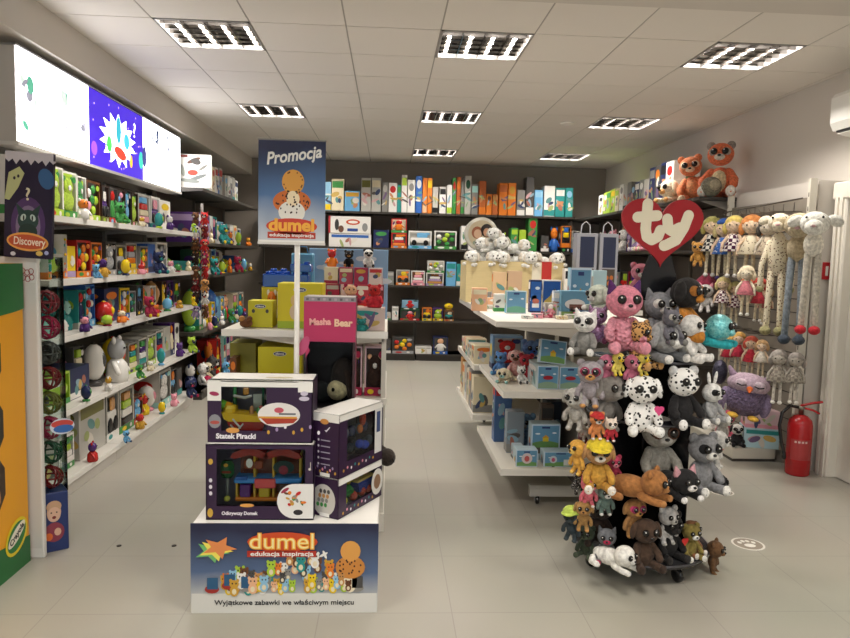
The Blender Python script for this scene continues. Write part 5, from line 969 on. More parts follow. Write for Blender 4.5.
# middle shelf near island z=.72 ; bottom z=.25
MG = 'toys on the near island shelves'; zM = .7215; zL = .2515
def isl(pa, pb, yt, Y, z, ty, c1, c2, label, **k): return top_item(pa, pb, yt, Y, ty, c1, c2, label, z=z, py=(390 if z > .5 else 460), group=MG, **k)
isl(491, 521, 336, 4.85, zM, 'w', '7a9ab8', 'navy', 'blue-framed window box at the far end of the middle shelf', d=.12, pal=['red', 'dark red', 'blue', 'white'])
o, w, h = isl(537, 558, 366, 4.1, zM, 's', 'b8c8c8', 'white', 'pale blue-green box left of two at the middle shelf front', d=.3); sky_cover(o, w, h, None, '8aa890'); m = MB(); m.disc(0, h*.5, w*.24, h*.09, -.004, mat('a82a38')); x = m.build('printed_picture'); x.parent = o
o, w, h = isl(559, 581, 367, 4.1, zM, 's', 'b8c8c8', 'white', 'pale blue-green box right of two at the middle shelf front', d=.3); sky_cover(o, w, h, None, '8aa890'); m = MB(); m.disc(0, h*.5, w*.24, h*.09, -.004, mat('a82a38')); x = m.build('printed_picture'); x.parent = o
bpy.context.view_layer.update()
zz = at(560, 366, 4.1).z
o = solid_box(.17, .145, .04, 'c8d8e0', 'white', 'small_toy_box', 'tilted box with sky and yellow castle picture atop the pair', 'box', MG, 120, (at(551, 364, 4.2).x, 4.17, zz+.004), .1, rot=(R(-12), R(7), .1)); sky_cover(o, .17, .145, 'd8c030')
for k, (px, Y, H, c, c2, lab) in enumerate(((501, 4.62, .17, '5a88c0', 'sky blue', 'blue plush on the middle shelf of the island'), (507, 4.36, .17, 'cream', 'pale teal', 'cream and teal plush lying on the middle shelf'), (516, 4.56, .2, 'd8a8a0', 'brown', 'pink-faced plush with brown ears on the middle shelf'), (526, 4.42, .19, 'a82a38', 'red', 'dark red plush on the middle shelf beside the boxes'), (530, 4.66, .26, '5a78a8', 'blue', 'blue plush standing behind the red one'), (521, 4.3, .12, 'white', 'dark grey', 'small white plush in front on the middle shelf'))):
    plush(lab, (at(px, 370, Y).x, Y, zM), H, c, c2, -.7+.2*k, group=MG, name='plush_toy', ears=['round','flop','flop','round','round','cat'][k], pose='sit' if k != 1 else 'lie')
o, w, h = isl(493, 510, 378, 4.62, zL, 's', '4a6a9a', 'red', 'tall blue box standing at the far end of the bottom shelf', d=.1); isl(506, 523, 412, 4.35, zL, 's', '8a949c', 'grey', 'dull grey-blue box behind the small ones, bottom shelf', d=.1); isl(513, 523, 446, 4.2, zL, 's', 'a8b8c0', 'dark grey', 'low grey box at the left of the bottom shelf', d=.08)
o, w, h = isl(516, 537.5, 450, 4.06, zL, 's', 'b8ccd4', 'white', 'small box with round picture, left on the bottom shelf', d=.1); sky_cover(o, w, h, None, '6a9a58'); m = MB(); m.disc(0, h*.5, w*.25, w*.25, -.004, mat('d8c8c8')); m.disc(0, h*.48, w*.12, w*.14, -.0044, mat('c05a58')); x = m.build('printed_picture'); x.parent = o
o, w, h = isl(543.5, 578, 452, 4.06, zL, 's', 'b8ccd4', 'white', 'wide box with round picture, right on the bottom shelf', d=.1); sky_cover(o, w, h, None, '6a9a58'); m = MB(); m.disc(-w*.22, h*.5, h*.25, h*.25, -.004, mat('c8d0d8')); m.disc(-w*.22, h*.48, h*.12, h*.14, -.0044, mat('c05a78')); m.rect(w*.08, h*.1, w*.42, h*.5, -.004, mat('d8dcd8')); x = m.build('printed_picture'); x.parent = o
o, w, h = isl(530.5, 559, 424, 4.2, zL, 's', 'b8ccd4', 'white', 'taller box with sky and yellow castle picture behind, bottom shelf', d=.1); sky_cover(o, w, h, 'd8c030')
m = [x for x in o.children][0]; m.location.z = h*.32; m.scale = (1, 1, .66)
isl(545, 575, 402, 4.5, zL, 's', '38404c', 'navy', 'dark blue box deep on the bottom shelf', d=.15); isl(540, 552, 405, 4.4, zL, 's', '6a5a50', 'dark grey', 'brown box deep on the bottom shelf', d=.08)
plush('grey-blue plush squeezed between boxes on the bottom shelf', (at(524, 450, 4.42).x+.02, 4.48, zL), .26, '6a8aa8', 'grey', -.5, group=MG, name='plush_toy')
# far island shelves
for k in range(6): solid_box(.13, .14-.01*(k % 3), .16, ['cream','e0d4bc','light grey','cream','peach','d8ccb4'][k], ['orange','grey','tan','teal','brown','pink'][k], 'small_toy_box', f"small cream box on the far island middle shelf, {ORD[k]} from the near end", 'box', 'cream boxes on the far island', 130+k, (.67, 5.2+.145*k+.07, .7015), -PI/2)
for k in range(6): solid_box(.14, .28+.02*(k % 2), .16, ['cream','grey','e0d4bc','light grey','cream','tan'][k], ['grey','orange','brown','white','orange','cream'][k], 'upright_toy_box', f"upright box on the far island bottom shelf, {ORD[k]} from the near end", 'box', 'upright boxes on the far island', 140+k, (.675, 5.2+.16*k+.07, .3215), -PI/2)
# ================================================================ left foreground displays
zc = 1.43
t = thing('crayon_display', 'tall yellow and green cardboard crayon display at the left edge', 'display stand', (-1.695, 2.45, 0), PI/2)  # side panel faces the aisle
L = .86; b = MB(); b.rbox((0, 0, 0), (L, .5, zc), mat('e8a21c'), .008); b.rect(0, .0, L, .0, 0, mat('e8a21c')) if False else None
g = mat('1f6a34'); y = -.0015
pts = [(0, 0), (L, 0), (L, .13)]+[(L-.1*k, .13-.0+.012*k) for k in range(1, 4)]+[(.3, .14), (0, .1)]; b.poly(pts, y, g)
pts = [(0, zc), (L, zc), (L, zc-.2)]+[(L-.03*k*k*.4-.03*k, zc-.21-.006*k) for k in range(0, 5)]+[(0, zc-.26)]; b.poly(pts, y, g)
b.build('cardboard_body', t)
for k, (cz, hh, cc) in enumerate(((1.02, .12, '3a3026'), (.72, .12, '2c2a24'), (.46, .12, '3a2a20'))):
    q = MB(); x0, x1 = L-.52, L-.205 if k < 1 else L-.2; o = [(x0, cz-hh), (x1-.05, cz-hh), (x1, cz-hh+.06), (x1, cz+hh-.06), (x1-.05, cz+hh), (x0, cz+hh)]; q.poly(o, -.0025, mat(cc)); 
    for j in range(5): q.disc(x1-.06-.04*j, cz-.06+.03*(j % 3), .02, .04, -.003-.0001*j, mat(['tan','brown','olive','dark red','grey'][j]), 10)
    q.build('window_opening', t)
q = MB(); q.disc(L-.12, .17, .1, .075, -.003, mat('e8d020'), 24, .5); q.disc(L-.12, .17, .085, .058, -.0036, mat('2a7a3a'), 24, .5); q.disc(L-.12, .18, .083, .03, -.004, mat('f0ead8'), 20, .5); q.build('logo_oval', t)
text('Crayola', .04, '1a1a18', t, (L-.12, -.005, .18), rot=(PI/2, R(-28), 0), bold=.0005, width=.13)
# white stand with purple header
t = thing('white_display_stand', 'narrow white display stand with purple header beside the crayon display', 'display stand', (-1.98, 3.40, 0), 0)
x0, x1 = at(8, 400, 3.4).x+1.98-.12, at(41, 400, 3.34).x+1.98; b = MB(); b.rbox((-.2, -.065, .0), (x1, -.035, 1.46), mat('dcd9d4'), .006); b.rect(x1-.07, .05, x1-.01, 1.34, -.0662, mat('cfccc6')); b.build('stand_body', t)
q = MB()
for k, (dx, dz) in enumerate(((-.02, .02), (.0, .012), (.018, .018), (-.018, -.012), (.002, -.018), (.02, -.01))): q.tube([(x1-.045+dx+.011*math.cos(2*PI*i/12), -.0665, 1.375+dz+.013*math.sin(2*PI*i/12)) for i in range(13)], .0018, mat('9a4038'), 5, caps=False)
q.build('printed_logo', t)
for ch in [c for c in t.children if c.name.startswith('lettering')]: ch.scale = (1, 1, 1)
za, zb_ = at(25, 258, 3.31).z, at(25, 152, 3.31).z; xa, xb = at(2, 200, 3.31).x+1.98, at(50, 200, 3.31).x+1.98; w = xb-xa
q = MB(); q.M = Matrix.Translation(((xa+xb)/2, -.09, za)) @ Matrix.Rotation(R(2.5), 4, 'Y'); h = zb_-za
q.box((-w/2, 0, 0), (w/2, .02, h), mat('1d1430')); q.disc(0, h*.32, w*.36, h*.26, -.0008, mat('4a3060'), 22); q.disc(0, h*.3, w*.26, h*.2, -.0012, mat('7a6a88'), 20)
q.rect(-w/2, h*.93, w/2, h, -.0012, mat('c8c4cc'))
for k in range(7): q.poly([(-w/2+w*k/6.5, h*.93), (-w/2+w*(k+.5)/6.5, h*(.9-.02*(k % 2))), (-w/2+w*(k+1)/6.5, h*.93)], -.0014, mat('c8c4cc'))
q.poly([(-w*.5, h*.55), (-w*.42, h*.8), (-w*.2, h*.86), (-.02, h*.8), (-w*.22, h*.66), (-w*.4, h*.54)], -.0016, mat('b8bc88')); q.disc(-w*.3, h*.75, .006, .008, -.002, mat('2a2030'), 8); q.disc(-w*.22, h*.77, .006, .008, -.002, mat('2a2030'), 8)
q.disc(w*.36, h*.76, w*.16, h*.1, -.0016, mat('2f5a88'), 16, .3)
q.disc(0, h*.36, w*.22, h*.1, -.002, mat('26403c'), 20); q.poly([(-w*.2, h*.4), (-w*.26, h*.52), (-w*.08, h*.45)], -.002, mat('26403c')); q.poly([(w*.2, h*.4), (w*.26, h*.52), (w*.08, h*.45)], -.002, mat('26403c')); q.disc(0, h*.25, w*.2, h*.08, -.0021, mat('1c3430'), 16)
for s in (-1, 1): q.disc(s*w*.1, h*.385, w*.055, h*.035, -.0026, mat('b8c8c0'), 12, s*.4); q.disc(s*w*.09, h*.38, w*.018, h*.028, -.003, mat('101818'), 8)
q.disc(0, h*.155, w*.44, h*.088, -.003, mat('e0a050'), 24, -.05); q.disc(0, h*.155, w*.4, h*.068, -.0034, mat('b85030'), 24, -.05)
q.disc(-w*.3, h*.035, .012, .01, -.003, mat('d8d8e0'), 9); q.disc(w*.25, h*.05, .016, .012, -.003, mat('d8b860'), 9); q.disc(w*.4, h*.06, .01, .01, -.003, mat('a8b0d8'), 9)
q.build('header_panel', t)
cxh = (xa+xb)/2
text('?', .08, 'd8d0b0', t, (cxh+.01, -.094, za+h*.6), bold=.001); text('Discovery', .05, 'f0e4d0', t, (cxh+.012, -.0945, za+h*.155), rot=(PI/2, R(4), 0), bold=.0006, width=w*.66)
# clear ball display
t = thing('clear_ball_display', 'clear upright display of toy balls with a blue baby picture at its foot', 'display stand', (-1.665, 3.465, 0), R(35))
b = MB(); b.rbox((-.065, -.065, 0), (.065, .065, .3), mat('26366a'), .004); b.disc(.0, .2, .032, .045, -.0665, mat('d8ae94'), 20); b.disc(0, .23, .034, .03, -.0668, mat('c8a080'), 16); b.disc(0, .19, .03, .038, -.067, mat('dcb49a'), 18)
b.disc(-.012, .2, .004, .004, -.0675, mat('3a2a28'), 8); b.disc(.012, .2, .004, .004, -.0675, mat('3a2a28'), 8); b.disc(0, .175, .009, .008, -.0675, mat('7a2a28'), 10); b.disc(0, .1, .045, .05, -.0668, mat('8a3a4a'), 16); b.disc(.015, .1, .016, .02, -.0674, mat('d8ae94'), 10); b.disc(-.025, .08, .018, .02, -.0674, mat('d86a30'), 10); b.build('base_box', t)
b = MB(); cl = mat('f2f6f5', 'clear'); b.box((-.065, -.065, .302), (-.062, .065, 1.46), cl).box((.062, -.065, .302), (.065, .065, 1.46), cl).box((-.062, -.065, .302), (.062, -.062, 1.46), cl).box((-.062, .062, .302), (.062, .065, 1.46), cl); b.build('clear_tube', t)
b = MB(); b.rbox((-.067, -.067, 1.46), (.067, .067, 1.475), mat('light grey'), .003); b.build('lid', t)
cc = ['dark red','dark green','crimson','olive','dark red','dark grey','crimson','8a2a34']
for k in range(8):
    z = .365+.125*k if k < 5 else .365+.125*k; q = MB(); m = mat(cc[k], 'gloss'); rr = .056
    for j in range(7):
        ax_ = Euler((j*.9, j*.5, j*1.3)).to_matrix(); q.tube([Vector((0, 0, z))+ax_ @ Vector((rr*math.cos(2*PI*i/16), rr*math.sin(2*PI*i/16), 0)) for i in range(17)], .005, m, 5, caps=False)
    o = q.build('lattice_ball'); tag(o, f"{ {'8a2a34':'maroon'}.get(cc[k], cc[k]) } lattice ball, {ORD[k]} from the bottom of the clear display", 'ball', 'lattice balls in the clear display'); o.location = (-1.665, 3.465, 0)
q = MB(); q.disc(0, 0, .055, .04, 0, mat('d8dce8'), 20); q.disc(0, .012, .05, .02, -.001, mat('c84a40'), 16); q.disc(.005, -.012, .045, .02, -.0014, mat('3a6ab0'), 16); q.M = Matrix.Identity(4); o = q.build('price_badge', t); o.location = (.045, -.07, .63)
# ================================================================ plush carousel
CX, CY = 1.30, 3.34
car = thing('plush_carousel', 'black round rolling display rack with red heart sign, covered in plush animals', 'display rack', (CX, CY, 0)); bk = mat('17171a', 'gloss'); rad = .33
def half_disc(z, rr, th, m, name):
    b = MB(); b.lathe([(rr-.004, z-th), (rr, z-th+.003), (rr, z-.003), (rr-.004, z)], m, 48); b.build(name, car)
half_disc(.11, .335, .022, mat('2c2c2e', 'gloss'), 'base_disc')
for z, rr in ((.43, .30), (.76, .28), (1.05, .27)): half_disc(z, rr, .014, mat('26262a', 'gloss'), 'shelf_disc'); 
for z, rr in ((.43, .30), (.76, .28), (1.05, .27), (.11, .335)):
    b = MB(); prof = [(rr*math.cos(2*PI*k/40), rr*math.sin(2*PI*k/40)) for k in range(41)]; b.tube([(x, y, z-.006) for x, y in prof], .0055, mat('6a6a70', 'metal'), 6, caps=False); b.build('rim', car)
for a in (R(35), R(125)):
    b = MB(); b.M = Matrix.Rotation(a, 4, 'Z')
    for z0, z1, rr in ((.1105, .4155, .255), (.4305, .7455, .25), (.7605, 1.0355, .24)): b.box((-rr, -.003, z0), (rr, .003, z1), bk)
    b.build('divider_panel', car)
b = MB(); b.lathe([(.015, .111), (.015, 1.05)], mat('2c2c2e', 'metal'), 16); b.build('pole', car)
for k in range(4):
    a = R(20)+PI/2*k; b = MB(); x, y = .28*math.cos(a), .28*math.sin(a); b.box((x-.014, y-.014, .07), (x+.014, y+.014, .088), mat('silver', 'metal')); b.M = Matrix.Translation((x, y, .034)) @ Matrix.Rotation(a, 4, 'Z') @ Matrix.Rotation(PI/2, 4, 'X'); b.lathe([(.026, -.012), (.034, -.008), (.034, .008), (.026, .012)], mat('1a1a1a', 'gloss'), 20); b.M = Matrix.Identity(4); b.tube([(x, y, .07), (x, y, .04)], .008, mat('silver', 'metal'), 8); b.build('caster', car)
b = MB(); b.M = Matrix.Rotation(0, 4, 'Z'); b.prism([(-.02, 1.052), (.02, 1.052), (.02, 1.32), (.12, 1.32), (.055, 1.54), (-.055, 1.54), (-.12, 1.32), (-.02, 1.32)], -.004, .004, bk); b.build('sign_stem', car)
hz = 1.675; hp = []
for k in range(72):
    a = 2*PI*k/72; x = 16*math.sin(a)**3; z = 13*math.cos(a)-5*math.cos(2*a)-2*math.cos(3*a)-math.cos(4*a); hp.append((x*.0126, z*.0114+hz))
b = MB(); b.prism(hp, -.012, .004, mat('a0101a')); b.build('heart_sign', car)
def stroke(pts, wd, y=-.0135, c='efe6cc'):
    q = MB(); m = mat(c)
    for i in range(len(pts)-1):
        (xa, za), (xb, zb) = pts[i], pts[i+1]; dx, dz = xb-xa, zb-za; l = math.hypot(dx, dz); nx, nz = -dz/l*wd, dx/l*wd; q.poly([(xa+nx, za+nz), (xa-nx, za-nz), (xb-nx, zb-nz), (xb+nx, zb+nz)], y-.00005*i, m)
    for i, (x, z) in enumerate(pts): q.disc(x, z, wd, wd, y-.0003-.00002*i, m, 18)
    return q
q = MB(); A = stroke([(-.078, hz+.11), (-.083, hz-.01), (-.075, hz-.048), (-.05, hz-.062), (-.02, hz-.045), (-.01, hz-.015)], .026); A2 = stroke([(-.125, hz+.045), (-.03, hz+.055)], .026, -.0145); B = stroke([(.022, hz+.04), (.028, hz-.005), (.05, hz-.018), (.085, hz+.0)], .026); B2 = stroke([(.125, hz+.06), (.105, hz+.0), (.07, hz-.06), (.022, hz-.085), (.012, hz-.088)], .026, -.0145)
for n, part in (('letter_t', (A, A2)), ('letter_y', (B, B2))):
    o = MB()
    for s_ in part: o.add([tuple(v) for v in s_.v], s_.f, 'efe6cc')
    o.build(n, car)
for o in car.children:
    if o.name.startswith(('sign_stem', 'heart_sign', 'letter')): o.location = (at(659, 228, CY).x-CX, -.03, 0)
# hanger arms on the left side
for k, z in enumerate((.98, .90, .74, .62, .5, .38)):
    b = MB(); a = PI+R(20+12*(k % 3)); b.tube([(.2*math.cos(a), .2*math.sin(a), z), (.33*math.cos(a), .33*math.sin(a), z+.01)], .004, mat('silver', 'metal'), 6); b.build('hook', car)
b = MB(); b.box((-.33, -.06, .4), (-.325, .02, 1.0), mat('8a8a90', 'gloss')); b.build('side_strip', car)
def P_(label, px, py, hr, Y, **k):
    """place a plush so that its head sits at pixel (px,py) with head radius hr px"""
    H = k.pop('H', None) or hr*Y/F/.225; pose = k.get('pose', 'sit'); p = at(px, py, Y)
    off = {'sit': .68, 'hang': .68, 'lie': .33, 'stand': .62}[pose]*H
    z = p.z-off; zs = k.pop('zs', None)
    if zs is not None and abs(z-zs) < .12: z = zs
    yaw = k.get('yaw', 0); yy = Y+{'sit': .04, 'hang': .04, 'lie': .36, 'stand': .34}[pose]*H*math.cos(yaw)*.8; xx = p.x-{'sit': 0, 'hang': 0, 'lie': .3, 'stand': .3}[pose]*H*math.sin(yaw)
    return plush(label, (xx, yy, z), H, **k)
T1, T2, T3, T4 = 1.051, .761, .431, .111
P_('pink plush with purple sequin ears, large head at the carousel top left', 624, 303, 17, 3.12, c='e08a9c', c2='pink', ears='cat', ear_c='5a2a6a', kind='fur', zs=T1+.04, body_c='e79aa9', body_kind='curl')
P_('pale green-white sheep plush behind the pink one on the carousel', 601, 295, 11, 3.32, c='d4dccc', c2='white', kind='curl', ears='flop', pose='lie', yaw=-1.2)
P_('white and black husky plush at far left of carousel top', 586, 322, 11, 3.1, c='f0eeea', c2='white', ears='cat', mask='dark grey', yaw=-.5, body_c='grey')
P_('plush with glittery pink-blue wings between husky and pink plush', 598, 316, 9, 3.2, c='7a3a5c', c2='lilac', patt='glitter', ps=60, ears='cat', yaw=-.3)
P_('leopard spotted brown plush under the pink head', 640, 333, 12, 3.1, c='c8985c', c2='3a2214', patt='leopard', ps=55, ears='round', yaw=.6)
P_('grey and white husky plush with head up at carousel top', 659, 296, 14, 3.25, c='8f9094', c2='white', ears='cat', mask='white', kind='fur', yaw=.2, zs=T1+.05)
P_('large grey long-haired plush lying at the carousel top centre', 662, 330, 17, 3.12, c='a0a0a0', c2='white', ears='flop', pose='lie', yaw=.5, zs=T1, body_c='8a8c8e')
P_('black and tan dog plush seen from the side, carousel top right', 685, 284, 16, 3.2, c='1c1918', c2='c8822e', ears='flop', body_c='c8822e', yaw=.75, zs=T1+.09, mask='a86a28')
P_('small dark grey cat plush in the middle of the carousel top', 671, 318, 9, 3.05, c='6a6870', c2='grey', ears='cat', mask='light grey', yaw=.3)
P_('white fluffy plush sitting right of the grey cat', 690, 330, 12, 3.12, c='ece8e2', c2='white', ears='none', yaw=.7, zs=T1)
P_('turquoise glitter fish-like plush with white belly, carousel top right', 715, 327, 14, 3.15, c='turquoise', c2='9fe0e0', patt='glitter', ps=80, ears='none', yaw=.9, body_c='2aa5ad', pose='lie')
P_('white ear-tagged plush behind the black and tan dog', 668, 280, 7, 3.42, c='b8b8b8', c2='white', ears='round', tagc='white', zs=T1+.12)
for k, px in enumerate((614, 640)):
    P_(f"small yellow duck plush on the upper {'left' if k==0 else 'middle'} hook", px+4, 358, 6, 3.03, c='e0cc60', c2='yellow', ears='none', pose='hang', yaw=.3)
    P_(f"small pink fuzzy plush beside the {'left' if k==0 else 'middle'} yellow duck", px-7, 362, 8, 3.06, c='c8708a', c2='pink', kind='curl', ears='none', pose='hang')
P_('white dalmatian plush with pink heart tag, left on the second tier', 643, 389, 15, 3.04, c='f2f0ec', c2='161414', patt='spot', ps=42, ears='flop', tagc='hot pink', yaw=-.1)
P_('white dalmatian plush with grey ears, centre of the second tier', 683, 383, 15, 3.06, c='f0eeea', c2='161414', patt='spot', ps=42, ears='round', ear_c='d8d8d8', body_c='1c1a1c', yaw=.2, zs=T2)
P_('black and white plush with long muzzle at second tier right', 711, 396, 10, 3.14, c='efede8', c2='white', ears='long', mask='1a1a1a', body_c='a8a8a8', yaw=.5, zs=T2)
P_('large grey plush hanging at the left of the second tier', 608, 388, 15, 3.08, c='7f7a74', c2='8f8a84', kind='curl', ears='flop', yaw=.5, pose='hang')
P_('grey plush with pink sleep mask hanging at the far left', 591, 372, 12, 3.05, c='a0989c', c2='d8a060', ears='round', mask='d8506c', yaw=-.3, rim='8a2a4a', pose='hang')
P_('pale grey long-eared plush at the left edge below the masked one', 577, 398, 11, 3.1, c='b0aca4', c2='light grey', ears='flop', yaw=-.7, pose='hang')
P_('small orange and red plush hanging below the large grey one', 597, 419, 7, 3.0, c='d88a50', c2='white', ears='round', cap='b82a28', pose='hang')
P_('small red scarfed white plush beside the orange one', 611, 424, 6, 3.0, c='e8d8c8', c2='white', ears='cat', body_c='b82a38', pose='hang')
P_('small grey keyring plush under the pale grey one', 587, 424, 6, 3.08, c='8a8078', c2='light grey', ears='round', pose='hang')
P_('small dark plum plush hanging above the yellow bird', 584, 438, 6, 3.12, c='5a3038', c2='crimson', ears='cat', pose='hang')
P_('grey lemur plush with huge dark-rimmed eyes, third tier', 659, 447, 17, 3.18, c='a8a49a', c2='light grey', ears='round', mask='3a3430', rim='5a3a2c', zs=T3+.03, ear_c='4a4642')
P_('grey raccoon plush with black mask and striped tail, third tier right', 702, 461, 15, 3.12, c='8a8a8c', c2='f0ede6', ears='round', mask='1c1c1e', tail='1c1c1e', yaw=.25, zs=T3)
P_('black and white cat plush lying on the third tier edge', 682, 487, 13, 3.02, c='1a191a', c2='f0ece8', ears='cat', pose='lie', ear_c='d8a0a8', yaw=.3, zs=T3)
P_('caramel brown bear plush climbing over the third tier edge', 650, 492, 14, 2.97, c='a8703c', c2='b8804a', ears='round', pose='lie', yaw=.9, kind='fur', zs=T3)
P_('plush puppy in a yellow cap on the left of the third tier', 599, 452, 13, 3.02, c='b88a58', c2='f0e8dc', ears='flop', cap='e0c830', body_c='c8963c', yaw=-.15)
P_('yellow-orange bird plush with long beak at the left edge', 579, 448, 9, 3.06, c='e0a848', c2='e8c060', ears='none', yaw=-1.1, pose='hang')
P_('small crimson plush tucked beside the yellow-capped puppy', 614, 462, 7, 3.08, c='b83a58', c2='pink', ears='round', pose='hang')
P_('small pink and white plush hanging under the capped puppy', 589, 484, 8, 3.03, c='d86a78', c2='white', ears='cat', pose='hang')
P_('small grey-green plush with white claws, left below third tier', 606, 492, 8, 3.03, c='6a8078', c2='white', ears='round', pose='hang')
P_('black plush with white spots at the left of the pink one', 580, 474, 7, 3.12, c='2a2828', c2='white', patt='spot', ps=60, ears='round', pose='hang')
P_('brown plush wearing a hot pink sleep mask, base tier left', 634, 508, 10, 3.04, c='a87a48', c2='c8924c', ears='flop', mask='d8407c', rim='8a1a50', yaw=.2, pose='hang')
P_('small white mouse-like plush under the third tier', 668, 516, 10, 3.08, c='d8d4d0', c2='light grey', ears='round', yaw=.3, pose='hang')
P_('large dark brown dog plush sitting on the carousel base', 645, 537, 13, 3.0, c='4a3628', c2='3a2a20', ears='flop', yaw=.1, zs=T4)
P_('white seal plush on the front edge of the carousel base', 622, 553, 11, 2.97, c='f2eee6', c2='white', ears='none', pose='lie', yaw=.7, zs=T4)
P_('black bear plush with red heart tag, base tier centre', 669, 538, 12, 3.1, c='1c1a1a', c2='2a2624', ears='round', tagc='red', yaw=.2, zs=T4)
P_('brown and white pup plush at right of the black bear', 690, 530, 9, 3.14, c='8a5a38', c2='f0e8e0', ears='flop', yaw=.6, zs=T4)
P_('tan plush lying on its back with four white paws forward', 690, 548, 9, 3.1, c='8a7a3c', c2='f6f2ea', ears='round', pose='sit', yaw=.2, zs=T4)
P_('brown bear plush poking out at the right of the base', 714, 549, 9, 3.18, c='6a4a2c', c2='7a5634', ears='round', yaw=.9, pose='hang')
P_('black and white whale-like plush behind the raccoon tail', 717, 481, 8, 3.2, c='1c1c20', c2='2a2a30', ears='none', yaw=1.3, pose='lie')
P_('black plush with lime green helmet at lower left edge', 573, 515, 9, 3.08, c='2f3a40', c2='3a4448', ears='none', cap='b8cc58', yaw=-.8, pose='hang')
P_('tan plush dog hanging beside the lime-helmeted one', 584, 508, 8, 3.04, c='a8804a', c2='tan', ears='flop', yaw=-.3, pose='hang')
P_('dark brown plush bear at the left of the base tier', 600, 520, 12, 3.16, c='38281e', c2='2c2018', ears='round', yaw=-.3, zs=T4+.05)
P_('dark green crocodile-like plush low at the left edge', 587, 541, 8, 3.12, c='3a4432', c2='4a5440', ears='round', yaw=-.6, pose='sit', zs=T4)
P_('grey owl plush with red feet on the base, left of the dog', 607, 542, 9, 3.05, c='6a6c70', c2='crimson', ears='cat', yaw=-.3, zs=T4)
P_('long-eared grey bunny plush behind the right side of carousel', 722, 420, 8, 3.45, c='a8a49c', c2='light grey', ears='long', yaw=.6, pose='hang')
P_('white bear plush with red collar behind the carousel, right', 717, 440, 10, 3.42, c='e0ddd8', c2='white', ears='round', collar='red', yaw=.9, pose='hang')
P_('pink curly plush hanging left of the heart sign stem', 641, 272, 9, 3.5, c='d88a9c', c2='white', kind='curl', ears='round', yaw=-.2, pose='hang')
# ================================================================ peg wall on the right
pgx = 3.12
t = thing('peg_display_rack', 'pale peg wall with hooks and low base by the right wall', 'display rack', (2.67, 5.98, 0), -PI/2)
L = 1.14; b = MB(); pm = mat('8a8276', 'matt'); b.box((0, .345, .1), (L, .36, 2.0), pm)
for k in range(18): b.box((0, .343, .16+.1*k), (L, .3445, .166+.1*k), mat('2e2a26', 'matt'))
b.build('slat_board', t)
for k_, x in enumerate((-.032, L+.002)):
    q = MB(); q.box((x, .315, .0), (x+.03, .365, 2.13), mat('d8d2c4', 'card'))
    for k in range(20): q.box((x+.011, .314, .1+.1*k), (x+.019, .315, .13+.1*k), mat('4a463e'))
    q.build('upright', t)
b = MB(); b.rbox((0, 0, .02), (.93, .34, .1), mat('d0cabc', 'card'), .004); b.box((0, -.0, .0), (.93, .338, .02), mat('3a3632')); b.box((-.001, 0, .021), (0.0, .33, .1), mat('2e3a34')) ; b.build('plinth', t)
b = MB(); b.tube([(0, .28, 1.96), (L, .28, 1.99)], .006, mat('7a726a', 'metal'), 8); b.build('rail', t)
for k in range(8): q = MB(); x = .1+.135*k; q.tube([(x, .28, 1.965), (x, .28, 1.9)], .004, mat('7a726a', 'metal'), 6); q.tube([(x, .342, 1.9), (x, .1, 1.9), (x, .09, 1.92)], .004, mat('7a726a', 'metal'), 6); q.build('hook', t)
for k in range(6):
    for z in (1.42, .98): q = MB(); x = .12+.17*k; q.tube([(x, .342, z), (x, .12, z), (x, .11, z+.02)], .004, mat('7a726a', 'metal'), 6); q.build('hook', t)
YW = R(-35)
def hang_doll(label, px, ytop, ybot, X, hair, dress, **k):
    p = ax(px, ytop, X); q = ax(px, ybot, X); return doll(label, (X, q.y, q.z), p.z-q.z, hair, dress, yaw=k.pop('yaw', YW), **k)
hang_doll('crochet doll with olive hair and dark striped dress, peg wall top left', 709, 215, 277, 2.78, 'b0a860', 'e8e4da', patt='check', p2='2a2c30')
hang_doll('crochet doll with blue hat and blue polka dress, second in top row', 721, 218, 280, 2.82, 'd8c890', '3a6ab8', patt='dots', p2='white', hat='2f5aa8', shoes='4a3a7a')
hang_doll('crochet doll with blond hair and purple checked dress, top row', 731, 214, 278, 2.78, 'e0c870', 'f0e8e0', patt='check', p2='4a1a3c')
hang_doll('crochet doll with orange hair and cream spotted dress, top row', 748, 213, 284, 2.8, 'd88a4a', 'e0d4b8', patt='dots', p2='8a7a60', shoes='d87a4a')
hang_doll('grey mouse-like crochet doll left of the giraffe, top row', 765, 216, 282, 2.85, '4a443e', 'c8b8a0', patt='dots', p2='5a4a40', skin='d8ccb8')
P_('orange bear plush hanging left of the top row dolls', 699, 248, 6, 5.9, c='d8a050', c2='tan', ears='round', pose='hang', yaw=-.6, group=None)
def ll(label, px, yt, yb, X, *a, **k):
    p = ax(px, yt, X); q = ax(px, yb, X); return longlegs(label, (X, q.y, q.z), p.z-q.z, *a, yaw=YW, **k)
ll('tall giraffe-like plush with brown spotted long legs on the peg wall', 772, 211, 335, 2.76, 'efe4cc', 'e8dcc0', 'e8dcc0', '9a9468', patt='dots', p2='7a5a40', body_h=.34)
ll('beige elephant plush with long blue-grey legs, right of the giraffe', 791, 213, 344, 2.8, 'c8b898', 'c0b090', '8a949c', '3a4450', body_h=.2, hk=1.25, arms=False)
ll('white cow plush with long striped legs and red dotted shoes', 807, 212, 334, 2.78, 'f2eee4', 'efe8d8', 'cfc8b8', 'c02430', body_h=.2, hk=1.3, arms=False)
G4 = 'crochet dolls hanging on the peg wall'
hang_doll('crochet doll with pale blond hair, checked dress, middle row left', 721, 275, 322, 2.78, 'e0d090', 'f0e4e0', patt='check', p2='4a1a30')
hang_doll('crochet doll with olive blond hair behind the pink one, middle row', 733, 280, 326, 2.88, 'c8c080', 'f0e4e0', patt='check', p2='5a2038')
